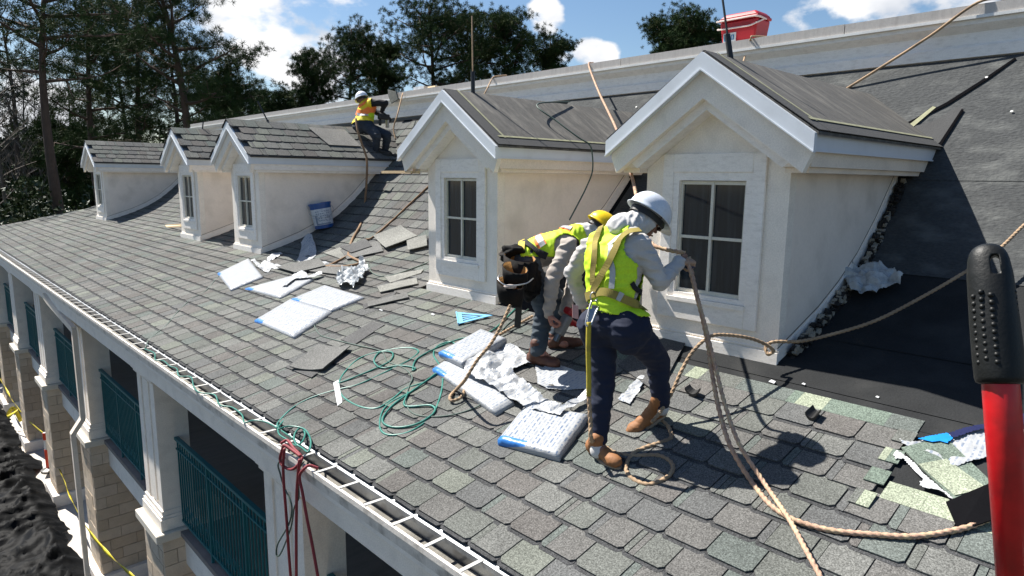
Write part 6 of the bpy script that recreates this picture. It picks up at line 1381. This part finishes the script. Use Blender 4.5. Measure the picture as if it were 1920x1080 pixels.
def worker2():
    O = rp(1025, 680, 0)
    T = empty('person', O, 'stooping worker in yellow hard hat and striped vest with black tool bag, bent over', 'person')
    d0 = 5.32; F = (AR*.95+AF*.3).normalized(); Rt = (AR*.3-AF*.95).normalized()
    pel = J(978, 490, d0+.1); hl, hr = pel-Rt*.10, pel+Rt*.10-AU*.01; kr, ar_ = J(1022, 580, d0), J(1008, 655, d0-.02); kl, al = J(1056, 575, d0+.28), J(1040, 640, d0+.28)
    che = J(1048, 462, d0+.08); wai = pel.lerp(che, .45)+AU*.015; sr, sl = J(1066, 462, d0-.1), J(1078, 450, d0+.26); nk = J(1096, 436, d0+.1); hd = J(1124, 432, d0+.14)
    er, wr = J(1036, 522, d0-.14), J(1029, 586, d0-.10); el, wl = J(1078, 520, d0+.25), J(1058, 585, d0+.12)
    def torso(mb, e=0):
        capsule(mb, hl, .12+e, hr, .12+e); capsule(mb, pel, .125+e, wai, .118+e); capsule(mb, wai, .12+e, che-Rt*.05, .12+e); capsule(mb, wai, .12+e, che+Rt*.05, .12+e); capsule(mb, che, .12+e, nk.lerp(che, .3), .09+e); capsule(mb, sl, .065+e, sr, .065+e); capsule(mb, che, .10+e, nk, .055+e)
    def legs(mb, e=0):
        capsule(mb, hr, .105+e, kr, .072+e); capsule(mb, kr, .072+e, ar_, .058+e); capsule(mb, hl, .105+e, kl, .072+e); capsule(mb, kl, .072+e, al, .058+e)
    def arms(mb, e=0):
        capsule(mb, sr, .062+e, er, .052+e); capsule(mb, er, .052+e, wr, .036+e); capsule(mb, sl, .06+e, el, .05+e); capsule(mb, el, .05+e, wl, .035+e)
    m = MB(); torso(m, -.012); legs(m, -.018); arms(m, -.012); capsule(m, nk, .05, hd, .05); f, u, w = head(hd, AR*.75-AU*.62+AF*.2, AR*.55+AU*.8, T, O, m)
    capsule(m, ar_, .04, rp(1030, 684, .05), .035); capsule(m, al, .04, rp(1062, 655, .05), .035)
    body, bb = skinmesh('body', m, .012, SKIN2, T, O); face_bits(hd, f, u, w, T, O, glasses=False)
    m = MB(); legs(m, .010); capsule(m, hl, .130, hr, .130); capsule(m, pel, .135, wai.lerp(pel, .5), .128); skinmesh('jeans', m, .010, DENIM2, T, O, folds=.014, ffreq=8, fdir=AU, smooth_it=4)
    m = MB(); torso(m, .002); arms(m, .012); skinmesh('shirt', m, .010, SHIRT2, T, O, folds=.018, ffreq=7, fdir=AU, smooth_it=4, cut=lambda p: (p-pel).dot(AR) < -.02)
    m = MB(); torso(m, .018)
    ve, vb = skinmesh('vest', m, .010, HIVIS, T, O, folds=.009, ffreq=7, fdir=AR, smooth_it=4, cut=lambda p: (p-pel).dot(AR) < .0-.3*(p-pel).dot(AU) or (p-sr).length < .115 or (p-sl).length < .10 or (p-nk).dot(AR) > .02 or (p-che).dot(AU) < -.09)
    sd = ve.modifiers.new('s', 'SOLIDIFY'); sd.thickness = .004
    c = lambda pts: [(900+x/3.175, 370+y/3.175) for x, y in pts]
    for nm, pts, wd, mt, of in (('orange_stripe', [(318, 165), (325, 200), (345, 245), (372, 292)], .085, ORANGE, .003), ('reflective_stripe', [(322, 165), (332, 200), (352, 245), (378, 290)], .05, SILVER, .007), ('orange_stripe', [(285, 200), (330, 188), (400, 178), (480, 176), (545, 190)], .07, ORANGE, .003), ('reflective_stripe', [(285, 198), (330, 186), (400, 176), (480, 174), (545, 188)], .04, SILVER, .008)):
        strap(nm, vb, c(pts), wd, mt, ve, O, of)
    m = MB(); torso(m, .03); _, hb = skinmesh('tmpx', m, .014, WEB, None, O); bpy.data.objects.remove(_)
    strap('harness_strap', hb, c([(280, 160), (262, 200), (252, 250), (245, 320)]), .055, mat('webbing_yellow', (.50, .38, .05), rough=.8, bump=.3), T, O, .006, .005)
    strap('belt', hb, c([(255, 262), (300, 290), (350, 330), (400, 350)]), .06, BLACKC, T, O, .006, .005)
    # tool bag: two open pouches
    def pouch(cx, cy, w_, h_, dep, d, name, tip=.7):
        c0 = J(cx, cy, d); m = MB(); n = 14; V = []
        for j, (yy, sc) in enumerate(((h_/2, 1.0), (0, .97), (-h_/2, tip))):
            for k in range(n):
                t = 2*math.pi*k/n; V.append(c0+AR*(w_/2*sc*math.cos(t))+AU*(yy-.02*math.cos(t)-(.045*math.sin(t) if yy > h_*.3 else 0))-AF*(dep/2*sc*math.sin(t)))
        nb = len(V)
        for j, (yy, sc) in enumerate(((h_/2-.002, .93), (-h_/2+.03, .62))):
            for k in range(n):
                t = 2*math.pi*k/n; V.append(c0+AR*(w_/2*sc*math.cos(t))+AU*(yy-.02*math.cos(t)-(.045*math.sin(t) if yy > h_*.3 else 0))-AF*(dep/2*sc*math.sin(t)))
        F_ = [(j*n+k, j*n+(k+1) % n, (j+1)*n+(k+1) % n, (j+1)*n+k) for j in range(2) for k in range(n)]+[tuple(range(2*n, 3*n))]
        mi = [0]*len(F_); F_ += [(k, nb+k, nb+(k+1) % n, (k+1) % n) for k in range(n)]; mi += [0]*n; F_ += [(nb+k, nb+n+k, nb+n+(k+1) % n, nb+(k+1) % n) for k in range(n)]+[tuple(nb+n+k for k in range(n))]; mi += [1]*(n+1)
        return mesh_obj(name, [v-O for v in V], F_, [mat('bag_black', (.006, .0055, .0055), rough=.8, var=.3, bump=.3, bscale=30, dirt=(.03, .016, .008), dscale=8, damt=.5, spec=.2), mat('bag_inside', (.30, .14, .03), rough=.8, var=.3, bump=.3)], T, mi, smooth=True)
    bag = pouch(975, 512, .26, .26, .20, d0-.16, 'tool_bag', .9); pouch(957, 551, .21, .17, .17, d0-.36, 'lower_pouch', .78); pouch(966, 520, .20, .15, .14, d0-.30, 'upper_pouch', .8)
    m = MB(); ellipsoid(m, J(962, 470, d0-.10), AR*.10, AF*.08, AU*.045); ellipsoid(m, J(994, 525, d0-.10), AR*.09, AF*.08, AU*.17); ellipsoid(m, J(947, 480, d0-.08), AR*.05, AF*.06, AU*.04); skinmesh('bag_flap', m, .012, mat('bag_black', ()), T, O, folds=.03, ffreq=8)
    MB().tube(spline([J(937, 515, d0-.45), J(934, 524, d0-.5), J(950, 535, d0-.55), J(985, 532, d0-.55), J(1000, 522, d0-.45)], 6), .005, 6).obj('hammer_loop', STEEL, T, smooth=True, local=O)
    MB().prism([J(967, 575, d0-.3), J(979, 577, d0-.3), J(976, 616, d0-.28), J(964, 614, d0-.28)], AF*.03).obj('tool_handle', BLACK, T, local=O)
    m = MB(); ellipsoid(m, J(956, 538, d0-.42), AR*.05, AF*.03, AU*.02); m.obj('nails', mat('nail_metal', (.4, .33, .3), rough=.6, bump=.5), T, local=O)
    # hood cloth at the neck and black ear guard
    m = MB(); capsule(m, nk-AR*.05, .075, nk+AR*.03, .08); ellipsoid(m, hd-u*.02, f*.09, w*.085, u*.10); skinmesh('hood', m, .010, SHADE_GREY, T, O, folds=.02, ffreq=12, cut=lambda p: (p-hd).dot(f) > .04)
    m = MB(); ellipsoid(m, hd+Rt*.088+u*.01, Rt*.02, f*.035, u*.045); m.obj('ear_guard', BLACK, T, smooth=True, local=O)
    helmet(hd+u*.045, u, f, HAT_Y, T, O, 1.0)
    hand('right_hand', wr, (-AU*.95+AR*.2), (AR*.9+AU*.1), 1.05, .7, SKIN2, T, O, 1); hand('left_hand', wl, (-AU*.8+AR*.2-AF*.2), AR, 1.05, .7, SKIN2, T, O, -1)
    boot(rp(992, 682, 0), rp(1040, 690, 0), ar_, 1.05, LEATH2, mat('sole_dark', (.05, .03, .02), rough=.8), T, O); boot(rp(1030, 655, 0), rp(1066, 652, 0), al, 1.0, LEATH2, mat('sole_dark', ()), T, O)
    # small tool in the hand
    g = J(1055, 612, d0-.05); N_ = empty('nail_gun', g, 'red and white nail gun in the hand of the stooping worker', 'nail gun'); m = MB().box((-.035, -.04, -.07), (.035, .04, .10)); rdm = mat('gun_red', (.32, .01, .015), rough=.4, bump=.05); wt = mat('gun_grey', (.20, .19, .18), rough=.5)
    bevel(m.obj('gun_body', wt, N_), .02, 3); bevel(MB().box((-.045, -.045, .102), (.05, .045, .16)).obj('gun_cap', rdm, N_), .02, 3); bevel(MB().box((.036, -.02, .04), (.15, .02, .085)).obj('gun_handle', rdm, N_), .012, 2); MB().box((-.015, -.02, -.13), (.015, .02, -.071)).obj('gun_nose', STEEL, N_)
    N_.rotation_euler = (.2, .45, 0)
worker2()

def worker3():
    d0 = 12.2; O = J(712, 292, d0)
    T = empty('person', O, 'crouching worker high below the parapet in white hard hat and orange yellow vest', 'person')
    F = (AR*.8+AF*.6); Rt = (AR*.6-AF*.8)
    pel = J(680, 233, d0); hl, hr = pel-Rt*.10, pel+Rt*.10; kr, ar_ = J(706, 254, d0-.22), J(705, 282, d0-.05); kl, al = J(726, 254, d0-.05), J(722, 286, d0+.1)
    che = J(688, 203, d0); wai = pel.lerp(che, .5); sr, sl = J(697, 193, d0-.15), J(683, 196, d0+.15); nk = J(684, 191, d0); hd = J(680, 190, d0+.02); hd = J(679, 188, d0-.02)
    er, wr = J(723, 193, d0-.12), J(716, 208, d0-.02); el, wl = J(705, 210, d0+.2), J(722, 219, d0+.1)
    def torso(mb, e=0):
        capsule(mb, hl, .145+e, hr, .145+e); capsule(mb, pel, .15+e, wai, .135+e); capsule(mb, wai, .14+e, che, .145+e); capsule(mb, sl, .07+e, sr, .07+e); capsule(mb, che, .12+e, nk, .07+e)
    def legs(mb, e=0):
        capsule(mb, hr, .115+e, kr, .08+e); capsule(mb, kr, .075+e, ar_, .05+e); capsule(mb, hl, .115+e, kl, .08+e); capsule(mb, kl, .075+e, al, .05+e)
    def arms(mb, e=0):
        capsule(mb, sr, .062+e, er, .052+e); capsule(mb, er, .052+e, wr, .036+e); capsule(mb, sl, .06+e, el, .05+e); capsule(mb, el, .05+e, wl, .035+e)
    m = MB(); torso(m, -.012); legs(m, -.012); arms(m, -.01); f, u, w = head(hd, AF*.8-AR*.3-AU*.2, AU*.9-AR*.2, T, O, m); skinmesh('body', m, .014, SKIN, T, O)
    m = MB(); legs(m, .008); capsule(m, hl, .152, hr, .152); capsule(m, pel, .157, wai.lerp(pel, .4), .150); skinmesh('jeans', m, .014, DENIM3, T, O, folds=.016, ffreq=7)
    m = MB(); torso(m, .0); arms(m, .006); skinmesh('shirt', m, .014, BLACKC, T, O, folds=.01, ffreq=8, cut=lambda p: (p-pel).dot(AU) < -.02)
    m = MB(); torso(m, .018); ve, vb = skinmesh('vest', m, .014, mat('hi_vis_gold', (.80, .62, .02), rough=.7, bump=.1), T, O, folds=.01, ffreq=7, cut=lambda p: (p-pel).dot(AU) < .02 or (p-sr).length < .10 and (p-sr).dot(AR) > 0)
    strap('orange_stripe', vb, [(669, 210), (680, 212), (692, 206), (704, 205)], .11, ORANGE, ve, O, .008); strap('orange_stripe', vb, [(672, 199), (680, 196), (690, 186)], .05, ORANGE, ve, O, .010); strap('lime_panel', vb, [(690, 214), (698, 220), (706, 226)], .13, HIVIS, ve, O, .012)
    strap('shirt_hem', vb, [(670, 214), (680, 216), (690, 215)], .05, SHADE_GREY, ve, O, .010)
    hu = (AU*.9-AR*.25); helmet(hd+hu*.05, hu, AF*.8-AR*.5, HAT_W, T, O, 1.0)
    hand('glove', wr, -AU+AR*.2, AR, 1.15, .8, BLACKC, T, O); hand('glove', wl, AR-AU*.3, -AU, 1.15, .8, BLACKC, T, O, -1)
    for h_, t_, a in ((J(704, 290, d0), J(730, 291, d0), ar_), (J(716, 294, d0+.1), J(742, 296, d0+.1), al)): boot(h_, t_, a, 1.0, LEATH2 if False else mat('boot_black', (.015, .014, .014), rough=.6), BLACK, T, O, up=AU)
    g = J(719, 219, d0-.05); N_ = empty('nail_gun', g, 'black nail gun held by the high worker beside the parapet', 'nail gun'); bevel(MB().box((-.11, -.04, -.05), (.12, .04, .05)).obj('gun_body', BLACK, N_), .02, 2); bevel(MB().box((-.10, -.02, -.16), (-.05, .02, -.051)).obj('gun_handle', BLACK, N_), .01, 1); MB().box((.06, -.03, -.19), (.10, .03, -.052)).obj('gun_magazine', STEEL, N_)
    # folded sheet lying over the parapet edge behind
    P = [pl(727, 168, 0, 7.68), pl(742, 172, 0, 7.66), pl(746, 186, 0, 7.64), pl(733, 194, 0, 7.63), pl(728, 180, 0, 7.66)]; o = MB().prism(P, Vector((.03, 0, 0))).obj('folded_shingle', G[0]); tag(o, 'grey green shingle sheet hanging over the parapet edge beside the high worker', 'shingle sheet')
worker3()
